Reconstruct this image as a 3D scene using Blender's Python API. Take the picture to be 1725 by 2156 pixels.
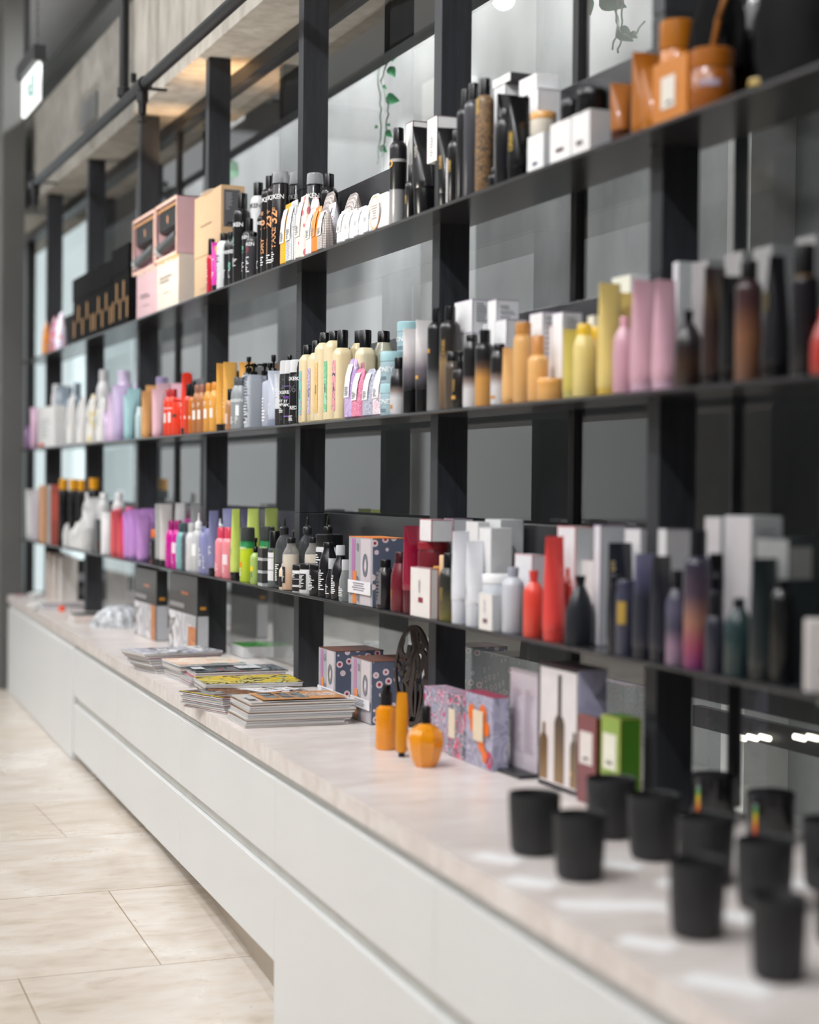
import bpy, bmesh, math, random
from mathutils import Vector, Matrix
random.seed(7)
scn = bpy.context.scene
for o in list(bpy.data.objects): bpy.data.objects.remove(o)
COL = scn.collection

# ------------------------------------------------------------------ camera
F = 3600.0                      # focal length in pixels of a 1725 px wide frame
EYE = Vector((0, 0, 1.225))     # world origin: the floor under the camera; +Y runs along the shelves, +X towards them
YAW, PITCH, ROLL = math.radians(22.2), math.radians(0.9), 0.0095
fw = Vector((math.sin(YAW)*math.cos(PITCH), math.cos(YAW)*math.cos(PITCH), -math.sin(PITCH)))
r0 = Vector((math.cos(YAW), -math.sin(YAW), 0)); u0 = r0.cross(fw)
ex = r0*math.cos(ROLL) + u0*math.sin(ROLL); eu = -r0*math.sin(ROLL) + u0*math.cos(ROLL)
cam_d = bpy.data.cameras.new('camera'); cam = bpy.data.objects.new('camera', cam_d); COL.objects.link(cam)
cam.matrix_world = Matrix(((ex.x, eu.x, -fw.x, EYE.x), (ex.y, eu.y, -fw.y, EYE.y), (ex.z, eu.z, -fw.z, EYE.z), (0, 0, 0, 1)))
cam_d.sensor_fit = 'HORIZONTAL'; cam_d.lens = 50; cam_d.sensor_width = 50*1725/F
cam_d.clip_start = .05; cam_d.clip_end = 100
cam_d.dof.use_dof = True; cam_d.dof.focus_distance = 5.15; cam_d.dof.aperture_fstop = 1.25
scn.camera = cam
scn.view_settings.view_transform = 'Standard'; scn.view_settings.look = 'None'
scn.view_settings.gamma = 1; scn.view_settings.exposure = 0.0

# ------------------------------------------------------------------ world and light
w = bpy.data.worlds.new('world'); scn.world = w; w.use_nodes = True
w.node_tree.nodes['Background'].inputs[0].default_value = (.55, .58, .62, 1)
w.node_tree.nodes['Background'].inputs[1].default_value = .35
def area(name, loc, target, size, power, col=(1, 1, 1), sy=None):
    l = bpy.data.lights.new(name, 'AREA'); l.energy = power; l.color = col; l.size = size
    if sy: l.shape = 'RECTANGLE'; l.size_y = sy
    o = bpy.data.objects.new(name, l); COL.objects.link(o); o.location = loc
    o.rotation_euler = (Vector(target)-Vector(loc)).to_track_quat('-Z', 'Y').to_euler(); return o
def spot(name, loc, target, power, deg, col=(1, 1, 1), blend=.5, rad=.03):
    l = bpy.data.lights.new(name, 'SPOT'); l.energy = power; l.color = col; l.spot_size = math.radians(deg)
    l.spot_blend = blend; l.shadow_soft_size = rad
    o = bpy.data.objects.new(name, l); COL.objects.link(o); o.location = loc
    o.rotation_euler = (Vector(target)-Vector(loc)).to_track_quat('-Z', 'Y').to_euler(); return o
# downlights over the aisle, and an unseen upward fill added to raise the ambient light
for i, y in enumerate((-.5, 2.2, 4.9, 7.6, 10.3)):
    spot('aisle_downlight', (-.9, y, 4.45), (-.5, y+.1, 0), (200, 260, 95, 105, 120)[i], 150, (.95, .978, 1), .3, .06)
def strip(name, loc, sx, sy, power, col, up=False):
    o = area(name, loc, (loc[0], loc[1], loc[2]+(1 if up else -1)), sx, power, col, sy)
    o.rotation_euler = (math.pi if up else 0, 0, 0); return o
strip('ambient_up_fill', (-3.2, 5, 3.7), .3, 12, 560, (1, .99, .97), up=True)
# track spotlights aimed at the shelves and the worktop
for i, y in enumerate((3.2, 4.4, 5.6, 6.8, 8.0, 9.2)):
    spot('track_spotlight', (.35, y-.9, 3.75), (1.75, y, 1.15), 76 if y > 4 else 34, 60, (1, .99, .985), .6, .035)
# warm uplight on the concrete soffit, white light behind the glass
spot('warm_soffit_spotlight', (1.9, 6.62, 2.62), (1.9, 6.66, 2.87), 5, 120, (1, .56, .22), .8, .02)
spot('warm_soffit_spotlight', (1.9, 7.5, 2.62), (1.9, 7.54, 2.87), 3, 120, (1, .62, .3), .8, .02)
for y in (4.2, 6.6, 9.0, 11.0): spot('soffit_fill', (1.05, y, 1.9), (1.95, y+.1, 2.87), 26, 120, (1, .93, .82), .9, .1)  # unseen fill spots added to brighten the soffit
strip('back_room_top_fill', (2.55, 7.6, 4.0), .25, 6.5, 340, (.97, .99, 1))  # unseen strip added to brighten the view through the glass
strip('back_room_low_fill', (2.3, 6.0, .0), .1, 6, 26, (.97, 1, .98), up=True)  # another added strip, lifting the lower part of that view
spot('wall_washer', (2.45, 7.05, 3.25), (2.83, 7.15, 2.1), 330, 55, (1, 1, 1), .8, .03)

# ------------------------------------------------------------------ from the photograph's frame to the place
CR = {'F': (0, 0, 1), 'A5': (0, 400, 4.3125), 'A6': (250, 350, 4.3125), 'A7': (550, 320, 4.3125), 'A8': (800, 150, 4.3125), 'A3': (800, 0, 3.45),
      'A4': (1225, 0, 3.45), 'B1': (30, 740, 5.75), 'B2': (280, 720, 5.75), 'B3': (520, 680, 5.0735), 'B4': (800, 620, 4.3125),
      'B5': (1100, 540, 4.3125), 'B6': (1325, 480, 4.3125), 'C1': (30, 980, 5.75), 'C2': (300, 1040, 5.75), 'C3': (540, 1060, 5.0735),
      'C4': (800, 1060, 4.3125), 'C5': (1080, 1080, 4.3125), 'C6': (1325, 1060, 4.3125), 'D1': (0, 1140, 3.8333), 'D2': (270, 1300, 3.45),
      'D3': (640, 1280, 4.3125), 'D4': (960, 1350, 3.9205), 'D5': (1025, 1560, 2.4643)}
def px(c, x, y): a = CR[c]; return a[0]+x/a[2], a[1]+y/a[2]
def ray(x, y): return fw + ex*((x-862.5)/F) + eu*((1078-y)/F)
def onX(x, y, X): d = ray(x, y); return EYE + d*(X/d.x)
def onY(x, y, Y): d = ray(x, y); return EYE + d*(Y/d.y)
def onZ(x, y, Z): d = ray(x, y); return EYE + d*((Z-EYE.z)/d.z)
def depth(p): return (Vector(p)-EYE).dot(fw)

# ------------------------------------------------------------------ materials
MC = {}
def lin(h):
    h = h.lstrip('#'); c = [int(h[i:i+2], 16)/255 for i in (0, 2, 4)]
    return tuple(((v+.055)/1.055)**2.4 if v > .04045 else v/12.92 for v in c)+(1,)
def newmat(name):
    m = bpy.data.materials.new(name); m.use_nodes = True; nt = m.node_tree
    return m, nt, nt.nodes['Principled BSDF']
def N(nt, t, **k):
    n = nt.nodes.new(t)
    for a, v in k.items():
        if a.startswith('i_'): n.inputs[a[2:].replace('_', ' ')].default_value = v
        else: setattr(n, a, v)
    return n
def ramp(nt, fac, stops, interp='LINEAR'):
    r = nt.nodes.new('ShaderNodeValToRGB'); r.color_ramp.interpolation = interp; e = r.color_ramp.elements
    while len(e) < len(stops): e.new(.5)
    for i, (p, c) in enumerate(stops): e[i].position = p; e[i].color = lin(c) if isinstance(c, str) else c
    nt.links.new(fac, r.inputs[0]); return r.outputs[0]
def coord(nt, kind='Object', scale=(1, 1, 1), loc=(0, 0, 0), rot=(0, 0, 0)):
    t = nt.nodes.new('ShaderNodeTexCoord'); mp = nt.nodes.new('ShaderNodeMapping')
    mp.inputs['Scale'].default_value = scale; mp.inputs['Location'].default_value = loc; mp.inputs['Rotation'].default_value = rot
    nt.links.new(t.outputs[kind], mp.inputs[0]); return mp.outputs[0]
def P(h, rough=.35, metal=0, coat=0):
    """plastic / card / paint with a slight procedural variation of tone"""
    k = ('P', h, rough, metal, coat)
    if k in MC: return MC[k]
    m, nt, b = newmat('surface_'+h.strip('#')); c = lin(h)
    nz = N(nt, 'ShaderNodeTexNoise'); nz.inputs['Scale'].default_value = 35; nz.inputs['Detail'].default_value = 3
    nt.links.new(coord(nt), nz.inputs['Vector'])
    lo = tuple(v*.975 for v in c[:3])+(1,); hi = tuple(min(1, v*1.02) for v in c[:3])+(1,)
    nt.links.new(ramp(nt, nz.outputs[0], [(.35, lo), (.65, hi)]), b.inputs['Base Color'])
    b.inputs['Roughness'].default_value = rough; b.inputs['Metallic'].default_value = metal
    b.inputs['Coat Weight'].default_value = coat; b.inputs['Coat Roughness'].default_value = .08
    MC[k] = m; return m
def GRAD(stops, z0, z1, rough=.3, coat=.3):
    """printed colour gradient up the height of a pack"""
    k = ('G', tuple(stops), z0, z1)
    if k in MC: return MC[k]
    m, nt, b = newmat('printed_gradient'); t = coord(nt); s = N(nt, 'ShaderNodeSeparateXYZ'); nt.links.new(t, s.inputs[0])
    mr = N(nt, 'ShaderNodeMapRange'); mr.inputs['From Min'].default_value = z0; mr.inputs['From Max'].default_value = z1
    nt.links.new(s.outputs[2], mr.inputs[0]); nt.links.new(ramp(nt, mr.outputs[0], stops), b.inputs['Base Color'])
    b.inputs['Roughness'].default_value = rough; b.inputs['Coat Weight'].default_value = coat; MC[k] = m; return m
def VOR(base, dots, scale, size=.35, rough=.5, ring=False, rnd=.4, feature='F1', extra=None):
    k = ('V', base, dots, scale, size, ring, rnd, feature, extra)
    if k in MC: return MC[k]
    m, nt, b = newmat('printed_pattern'); v = N(nt, 'ShaderNodeTexVoronoi', feature=feature)
    v.inputs['Scale'].default_value = scale; v.inputs['Randomness'].default_value = rnd
    nt.links.new(coord(nt, rot=(.3, .2, .1) if rnd else (0, 0, 0)), v.inputs['Vector'])
    st = [(0, dots), (size*.95, dots), (size, base), (1, base)]
    if ring: st = [(0, extra or base), (size*.45, extra or base), (size*.5, dots), (size*.95, dots), (size, base), (1, base)]
    nt.links.new(ramp(nt, v.outputs['Distance'], st), b.inputs['Base Color']); b.inputs['Roughness'].default_value = rough
    MC[k] = m; return m
def PAT(cols, scale, detail=1.5, dist=1.2, rough=.4):
    """flowing blotches of several printed colours"""
    k = ('W', tuple(cols), scale)
    if k in MC: return MC[k]
    m, nt, b = newmat('printed_artwork'); z = N(nt, 'ShaderNodeTexNoise'); z.inputs['Scale'].default_value = scale
    z.inputs['Detail'].default_value = detail; z.inputs['Distortion'].default_value = dist
    nt.links.new(coord(nt), z.inputs['Vector']); n = len(cols)
    nt.links.new(ramp(nt, z.outputs[0], [(.3+.42*i/n, c) for i, c in enumerate(cols)], 'CONSTANT'), b.inputs['Base Color'])
    b.inputs['Roughness'].default_value = rough; MC[k] = m; return m
def STRIPE(a, c, scale, axis=2, rough=.6):
    k = ('S', a, c, scale, axis)
    if k in MC: return MC[k]
    m, nt, b = newmat('page_edges'); wv = N(nt, 'ShaderNodeTexWave', bands_direction='XYZ'[axis]); wv.inputs['Scale'].default_value = scale
    wv.inputs['Distortion'].default_value = 1.5; wv.inputs['Detail'].default_value = 2; wv.inputs['Detail Scale'].default_value = .6
    nt.links.new(coord(nt), wv.inputs['Vector']); nt.links.new(ramp(nt, wv.outputs[0], [(0, a), (1, c)]), b.inputs['Base Color'])
    b.inputs['Roughness'].default_value = rough; MC[k] = m; return m
def CLEAR(h='#cfd4d6', alpha=.35, rough=.05):
    k = ('C', h, alpha)
    if k in MC: return MC[k]
    m, nt, b = newmat('clear_plastic'); out = nt.nodes['Material Output']; tr = N(nt, 'ShaderNodeBsdfTransparent'); mx = N(nt, 'ShaderNodeMixShader')
    lw = N(nt, 'ShaderNodeLayerWeight'); lw.inputs[0].default_value = .35
    mr = N(nt, 'ShaderNodeMapRange'); mr.inputs['To Min'].default_value = alpha; mr.inputs['To Max'].default_value = min(1, alpha+.5)
    nt.links.new(lw.outputs['Facing'], mr.inputs[0]); nt.links.new(mr.outputs[0], mx.inputs[0])
    nt.links.new(tr.outputs[0], mx.inputs[1]); nt.links.new(b.outputs[0], mx.inputs[2]); nt.links.new(mx.outputs[0], out.inputs[0])
    b.inputs['Base Color'].default_value = lin(h); b.inputs['Roughness'].default_value = rough; MC[k] = m; return m
def EMIT(h, s):
    k = ('E', h, s)
    if k in MC: return MC[k]
    m, nt, b = newmat('lit_surface'); b.inputs['Base Color'].default_value = lin(h); b.inputs['Emission Color'].default_value = lin(h)
    b.inputs['Emission Strength'].default_value = s; MC[k] = m; return m
def noisy(name, stops, scale, rough=.6, detail=6, dist=.4, sc=(1, 1, 1), bump=0, metal=0, spec=.5, second=None):
    m, nt, b = newmat(name); z = N(nt, 'ShaderNodeTexNoise'); z.inputs['Scale'].default_value = scale; z.inputs['Detail'].default_value = detail
    z.inputs['Distortion'].default_value = dist; z.inputs['Roughness'].default_value = .6
    nt.links.new(coord(nt, scale=sc), z.inputs['Vector']); c = ramp(nt, z.outputs[0], stops)
    if second:
        z2 = N(nt, 'ShaderNodeTexNoise'); z2.inputs['Scale'].default_value = second[0]; z2.inputs['Detail'].default_value = 8
        nt.links.new(coord(nt, scale=sc), z2.inputs['Vector']); r2 = ramp(nt, z2.outputs[0], second[1])
        mx = N(nt, 'ShaderNodeMix', data_type='RGBA', blend_type='MULTIPLY'); mx.inputs[0].default_value = second[2]
        nt.links.new(c, mx.inputs[6]); nt.links.new(r2, mx.inputs[7]); c = mx.outputs[2]
    nt.links.new(c, b.inputs['Base Color'])
    b.inputs['Roughness'].default_value = rough; b.inputs['Metallic'].default_value = metal; b.inputs['Specular IOR Level'].default_value = spec
    if bump:
        bp = N(nt, 'ShaderNodeBump'); bp.inputs['Strength'].default_value = bump; bp.inputs['Distance'].default_value = .002
        nt.links.new(z.outputs[0], bp.inputs['Height']); nt.links.new(bp.outputs[0], b.inputs['Normal'])
    return m
K = '#0d0d0f'

# ------------------------------------------------------------------ meshes
class MB:
    def __init__(s): s.v = []; s.f = []
    def add(s, vs, fs):
        n = len(s.v); s.v += [tuple(v) for v in vs]; s.f += [tuple(i+n for i in f) for f in fs]; return s
    def box(s, x0, x1, y0, y1, z0, z1, c=0):
        if c:
            def oct_(d, z): a, b, e, g = x0+d, x1-d, y0+d, y1-d; return [(a+c, e, z), (b-c, e, z), (b, e+c, z), (b, g-c, z), (b-c, g, z), (a+c, g, z), (a, g-c, z), (a, e+c, z)]
            return s.rings([oct_(c, z0), oct_(0, z0+c), oct_(0, z1-c), oct_(c, z1)])
        v = [(x, y, z) for z in (z0, z1) for y in (y0, y1) for x in (x0, x1)]
        return s.add(v, [(0, 2, 3, 1), (4, 5, 7, 6), (0, 1, 5, 4), (2, 6, 7, 3), (0, 4, 6, 2), (1, 3, 7, 5)])
    def rings(s, R, cap0=True, cap1=True, closed=True):
        n = len(R[0]); vs = [p for r in R for p in r]; fs = []
        for i in range(len(R)-1):
            for j in range(n if closed else n-1):
                k = (j+1) % n; fs.append((i*n+j, i*n+k, (i+1)*n+k, (i+1)*n+j))
        if cap0: fs.append(tuple(range(n-1, -1, -1)))
        if cap1: fs.append(tuple((len(R)-1)*n+j for j in range(n)))
        return s.add(vs, fs)
    def loft(s, rr, seg=28, cx=0, cy=0, **k):
        """rr: (z, rx, ry, p): superellipse rings"""
        R = []
        for q in rr:
            z, rx = q[0], q[1]; ry = q[2] if len(q) > 2 else rx; p = q[3] if len(q) > 3 else 2
            ring = []
            for j in range(seg):
                a = 2*math.pi*(j+.5)/seg; c, sn = math.cos(a), math.sin(a)
                ring.append((cx+rx*math.copysign(abs(c)**(2/p), c), cy+ry*math.copysign(abs(sn)**(2/p), sn), z))
            R.append(ring)
        return s.rings(R, **k)
    def tube(s, pts, r, seg=10, r1=None):
        pts = [Vector(p) for p in pts]; R = []; n = len(pts); up = Vector((.13, .27, 1)).normalized()
        for i, p in enumerate(pts):
            d = (pts[min(i+1, n-1)]-pts[max(i-1, 0)]).normalized(); a = d.cross(up)
            if a.length < .05: a = d.cross(Vector((1, 0, 0)))
            a.normalize(); b = d.cross(a); rr = r if r1 is None else r+(r1-r)*i/(n-1)
            R.append([tuple(p+a*math.cos(2*math.pi*j/seg)*rr+b*math.sin(2*math.pi*j/seg)*rr) for j in range(seg)])
        return s.rings(R)
    def quad(s, a, b, c, d): return s.add([a, b, c, d], [(0, 1, 2, 3)])
    def prism(s, poly, z0, z1):
        n = len(poly); return s.rings([[(x, y, z0) for x, y in poly], [(x, y, z1) for x, y in poly]])
def obj(name, mb, mat, parent=None, smooth=35, loc=None, rot=None, recalc=True):
    me = bpy.data.meshes.new(name); me.from_pydata(mb.v, [], mb.f)
    if recalc:
        bm = bmesh.new(); bm.from_mesh(me); bmesh.ops.recalc_face_normals(bm, faces=bm.faces); bm.to_mesh(me); bm.free()
    if smooth:
        me.polygons.foreach_set('use_smooth', [True]*len(me.polygons)); me.set_sharp_from_angle(angle=math.radians(smooth))
    if mat: me.materials.append(mat)
    o = bpy.data.objects.new(name, me); COL.objects.link(o)
    if parent: o.parent = parent
    if loc: o.location = loc
    if rot: o.rotation_euler = rot
    return o
def thing(name, label, cat, loc=(0, 0, 0), rz=0, group=None):
    o = bpy.data.objects.new(name, None); COL.objects.link(o); o.empty_display_size = .05
    o.location = loc; o.rotation_euler = (0, 0, rz); o['label'] = label; o['category'] = cat
    if group: o['group'] = group
    return o
def tag(o, label, cat, group=None):
    o['label'] = label; o['category'] = cat
    if group: o['group'] = group
    return o
def struct(name, mb, mat, parent=None, **k):
    o = obj(name, mb, mat, parent, **k)
    if not parent: o['kind'] = 'structure'
    return o
TM = {}
def textmesh(txt, bold=True, spacing=1):
    if (txt, bold) in TM: return TM[(txt, bold)]
    cu = bpy.data.curves.new('t', 'FONT'); cu.body = txt; cu.align_x = 'CENTER'; cu.align_y = 'CENTER'; cu.resolution_u = 3
    cu.offset = .02 if bold else 0; cu.space_character = .95; cu.space_line = .8
    o = bpy.data.objects.new('t', cu); COL.objects.link(o); bpy.context.view_layer.update()
    me = bpy.data.meshes.new_from_object(o.evaluated_get(bpy.context.evaluated_depsgraph_get()))
    r = ([tuple(v.co) for v in me.vertices], [tuple(p.vertices) for p in me.polygons])
    bpy.data.objects.remove(o); bpy.data.meshes.remove(me); TM[(txt, bold)] = r; return r
def lettering(parent, txt, size, mat, z, r=None, x=None, y0=0, ang=0, vert=False, bold=True, sx=1, name='lettering', plane=None):
    """letters on the aisle side of a pack (round, radius r; flat, face at local x); size = height of a capital letter"""
    vs, fs = textmesh(txt, bold); k = size/.7; out = []
    for (a, b, _) in vs:
        a, b = a*k*sx, b*k
        if vert: a, b = -b, a
        if plane == 'near': out.append((y0+a, x, z+b))
        elif r: t = ang+a/r; out.append((-(r+.0006)*math.cos(t), -(r+.0006)*math.sin(t)+y0, z+b))
        else: out.append((x, y0-a, z+b))
    return obj(name, MB().add(out, fs), mat, parent, smooth=0, recalc=False)
def lines_mb(w, h, n, r=None, x=0, z=0, ang=0, seed=0, y0=0, align='l', plane=None):
    """a block of fine print: n short bars"""
    rn = random.Random(seed*13+n); m = MB(); lh = h/n
    for i in range(n):
        L = w*rn.uniform(.45, 1); a0 = -w/2; a1 = a0+L
        if align == 'c': a0, a1 = -L/2, L/2
        b1 = z+h/2-i*lh; b0 = b1-lh*.5; pts = []
        for a in (a0, (a0+a1)/2, a1):
            if plane == 'near': pts.append((y0+a, x))
            elif r: t = ang+a/r; pts.append((-(r+.0009)*math.cos(t), -(r+.0009)*math.sin(t)))
            else: pts.append((x, y0-a))
        for q in (0, 1): p, s_ = pts[q], pts[q+1]; m.quad((p[0], p[1], b0), (s_[0], s_[1], b0), (s_[0], s_[1], b1), (p[0], p[1], b1))
    return m
def panel_mb(w, h, z, r, ang=0, y0=0):
    m = MB(); n = 8
    for i in range(n):
        t0, t1 = ang-w/2/r+w/r*i/n, ang-w/2/r+w/r*(i+1)/n
        f = lambda t, zz: (-(r+.0005)*math.cos(t), -(r+.0005)*math.sin(t), zz)
        m.quad(f(t0, z-h/2), f(t1, z-h/2), f(t1, z+h/2), f(t0, z+h/2))
    return m

# ------------------------------------------------------------------ the setting
XF, XP, XB, XG = 1.68, 1.776, 1.863, 1.97
ZA, ZB, ZC, ZD = 1.225+.700, 1.225+.1886, 1.225-.339, .56
concrete = noisy('grey_concrete_panel', [(.3, '#6d6d6b'), (.5, '#7f7f7d'), (.7, '#8b8b88')], 1.6, .75, sc=(1, 1, .5), second=(9, [(.3, '#c8c8c8'), (.7, '#ffffff')], .5))
concrete_light = noisy('pale_concrete', [(.3, '#b3aea6'), (.5, '#cdc8bf'), (.7, '#dcd7cf')], 2.2, .8, sc=(1, 1, .35), bump=.3, second=(14, [(.35, '#b5aea3'), (.6, '#ffffff')], .4))
dark_wall = noisy('dark_grey_wall', [(.3, '#4b4b4a'), (.7, '#5b5b59')], 1.2, .7)
ceil_m = noisy('ceiling_paint', [(.3, '#c8c8ca'), (.7, '#cfcfd1')], 1, .9)
post_m = noisy('black_stained_timber', [(.3, '#26272b'), (.6, '#303237'), (.8, '#3a3d43')], 60, .42, sc=(1, 1, .08), bump=.15)
shelf_m = noisy('black_powder_coated_steel', [(.3, '#2e2e30'), (.7, '#37373a')], 30, .22, sc=(1, .05, 1), metal=.0, spec=.8)
frame_m = noisy('dark_frame_paint', [(.3, '#1a1a1c'), (.7, '#202023')], 20, .45)
# floor: beige travertine slabs, level at the far end, then a gentle ramp down towards the camera
def floor_mat():
    m, nt, b = newmat('travertine_slabs'); co = coord(nt, rot=(0, 0, math.radians(1.5)))
    z1 = N(nt, 'ShaderNodeTexNoise'); z1.inputs['Scale'].default_value = 2.2; z1.inputs['Detail'].default_value = 8; z1.inputs['Distortion'].default_value = 1
    mp = coord(nt, scale=(1, 1.6, 1)); nt.links.new(mp, z1.inputs['Vector'])
    c1 = ramp(nt, z1.outputs[0], [(.3, '#cbc1b5'), (.47, '#d6cdc3'), (.6, '#dfd8d0'), (.75, '#e6e1da')])
    z2 = N(nt, 'ShaderNodeTexNoise'); z2.inputs['Scale'].default_value = 14; z2.inputs['Detail'].default_value = 10; z2.inputs['Distortion'].default_value = .6
    nt.links.new(coord(nt, scale=(.6, 1.7, 1)), z2.inputs['Vector']); c2 = ramp(nt, z2.outputs[0], [(.28, '#c9b9a4'), (.42, '#f0e9df'), (.6, '#ffffff')])
    mx = N(nt, 'ShaderNodeMix', data_type='RGBA', blend_type='MULTIPLY'); mx.inputs[0].default_value = .45
    nt.links.new(c1, mx.inputs[6]); nt.links.new(c2, mx.inputs[7])
    br = N(nt, 'ShaderNodeTexBrick'); br.offset = .574; br.inputs['Scale'].default_value = 1; br.inputs['Mortar Size'].default_value = .0022
    br.inputs['Brick Width'].default_value = .9; br.inputs['Row Height'].default_value = .67; br.inputs['Mortar Smooth'].default_value = .2
    for i, c in ((1, '#ffffff'), (2, '#f3eee6'), (3, '#b9aa94')): br.inputs[i].default_value = lin(c)
    nt.links.new(coord(nt, loc=(FLX, FLY, 0), rot=(0, 0, FLR)), br.inputs['Vector'])
    m2 = N(nt, 'ShaderNodeMix', data_type='RGBA', blend_type='MULTIPLY'); m2.inputs[0].default_value = 1
    nt.links.new(mx.outputs[2], m2.inputs[6]); nt.links.new(br.outputs[0], m2.inputs[7]); nt.links.new(m2.outputs[2], b.inputs['Base Color'])
    nt.links.new(ramp(nt, z1.outputs[0], [(.3, (.38, .38, .38, 1)), (.7, (.24, .24, .24, 1))]), b.inputs['Roughness'])
    return m
FLX, FLY, FLR = -.752, -4.54, 0
YBR = onZ(324, 1780, 0).y
SL = .078
struct('floor', MB().rings([[(-6, 22, 0), (3.2, 22, 0)], [(-6, YBR, 0), (3.2, YBR, 0)], [(-6, -4, -SL*(YBR+4)), (3.2, -4, -SL*(YBR+4))]], cap0=False, cap1=False, closed=False), floor_mat(), smooth=0)
# counter line: through two points of the worktop's front edge
c1 = onZ(15.6, 1252, ZD); c2 = onZ(1025, 1844, ZD); cd = (c2-c1).normalized(); cn = Vector((-cd.y, cd.x, 0))   # cn points to the wall side
if cn.x < 0: cn = -cn
YEND = c1.y
def cpt(x): # distance along the counter front for an image column
    d = ray(x, 1600); A = EYE.xy; # intersect horizontal ray with the line
    den = d.x*cd.y-d.y*cd.x; t = ((c1.x-A.x)*cd.y-(c1.y-A.y)*cd.x)/den; p = Vector((A.x+d.x*t, A.y+d.y*t, 0)); return (p-Vector((c1.x, c1.y, 0))).dot(cd)
crot = math.atan2(cd.y, cd.x)     # local x along the counter towards the camera
# worktop
stone = noisy('pinkish_travertine', [(.3, '#d6ccc6'), (.5, '#e4dcd8'), (.7, '#eee9e6')], 5, .28, sc=(.5, 1.6, 1), detail=8, dist=.8, second=(30, [(.3, '#d9cdc4'), (.6, '#ffffff')], .4))
LEN = 9.4
def cbase(x, y, z): p = c1+cd*x+cn*y; return (p.x, p.y, z)
def poly_slab(z0, z1, y0, x0, x1):  # slab between the slanted front line (offset y0 from it) and the glass plane X=XG-.01
    a, b = c1+cd*x0+cn*y0, c1+cd*x1+cn*y0
    return MB().prism([(a.x, a.y), (b.x, b.y), (XG-.012, b.y), (XG-.012, a.y)], z0, z1)
wt = obj('worktop', poly_slab(ZD-.044, ZD, 0, 0, LEN), stone, smooth=0)
tag(wt, 'long pale travertine worktop running under the shelves', 'worktop')
lac = noisy('satin_white_lacquer', [(.3, '#dcdddd'), (.7, '#e0e1e1')], .8, .35); groove = noisy('finger_groove_metal', [(.3, '#c2c2bc'), (.7, '#cfcfc9')], 8, .45)
cuts = [cpt(x) for x in (15.6, 152, 243, 378, 577, 914)]; cuts += [cuts[-1]+1.0, cuts[-1]+2.0]
GAP, RB = .0015, .03
def cloc(x, y): p = c1+cd*x+cn*y; return (p.x, p.y, 0)
def local(mb):  # counter-aligned local frame (x along front towards camera, y to the wall)
    return mb
for i in range(len(cuts)-1):
    a, b = cuts[i], cuts[i+1]; L = b-a; low = .035
    mid = c1+cd*((a+b)/2); floor_z = -SL*max(0, YBR-(c1+cd*b).y)
    names = ['plain white lacquered end cabinet at the far end of the counter', 'narrow white handleless two-drawer unit next to the plain far cabinet',
             'white handleless two-drawer unit below the far magazine stacks', 'white handleless two-drawer unit below the nearest magazine stack',
             'wide white handleless two-drawer unit below the orange bottles', 'white two-drawer unit below the black candle cups', 'white two-drawer unit cut off by the right edge of the picture']
    t = thing('drawer_cabinet', names[i], 'cabinet', cloc(a, 0), crot, 'white drawer units under the worktop')
    sgn = 1 if Vector((math.cos(crot+math.pi/2), math.sin(crot+math.pi/2), 0)).dot(cn) > 0 else -1
    def B(x0, x1, y0, y1, z0, z1, c=0): return MB().box(x0, x1, min(sgn*y0, sgn*y1), max(sgn*y0, sgn*y1), z0, z1, c)
    dep = .30
    if i == 0:
        obj('cabinet_body', B(0, L-GAP, .012, dep, 0, ZD-.046), P('#d2d1cd', .35), t)
        obj('front_panel', B(.02, L-GAP, -.004, .012, .004, ZD-.07, .001), lac, t)
        continue
    zb = .035 if i < 4 else min(floor_z+.05, .035)
    obj('cabinet_body', B(.001, L-.001, .019, dep, zb+.01, ZD-.046), groove, t)
    z2t, z1b, z1t = ZD-.313, ZD-.277, ZD-.071
    pts = (('upper', z1b, z1t), ('lower', zb, z2t))
    for nm, q0, q1 in pts:
        obj('drawer_front', B(GAP, L-GAP, .004, .018, q0, q1, .0012), lac, t)
    if i < 4: obj('plinth', B(0, L, .07, .09, floor_z-.02, zb+.012), P('#b9ab9a', .5), t)
# the near drawers go lower, following the ramp

# posts, shelves and upstands: one shelving unit
su = thing('shelving_unit', 'long black shelving unit of timber posts carrying three thin steel shelves', 'shelving', (XP, 0, ZD))
post_y = [9.874-1.143*k for k in range(9)]
TOPZ = 1.225+1.65
pm = MB()
for y in post_y:
    m = MB(); zs = [ZD+.001, ZC, ZC+.245, ZB, ZB+.245, ZA, ZA+.26, TOPZ-.002]
    for a, b in zip(zs[:-1], zs[1:]): m.box(XP, XB, y, y+.05, a+.0012, b-.0012, .0008)
    m.box(XP+.002, XB-.002, y+.002, y+.048, ZD+.002, TOPZ-.003)
    o = obj('post', m, post_m, su, smooth=0); o.location = (-XP, 0, -ZD)
for z in (ZA, ZB, ZC):
    o = obj('shelf_board', MB().box(XF, XB+.006, .2, YEND+.02, z-.008, z, .0015), shelf_m, su); o.location = (-XP, 0, -ZD)
    o = obj('upstand', MB().box(XB+.008, XB+.020, .2, YEND+.02, z-.006, z+.245, .001), shelf_m, su); o.location = (-XP, 0, -ZD)
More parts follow.
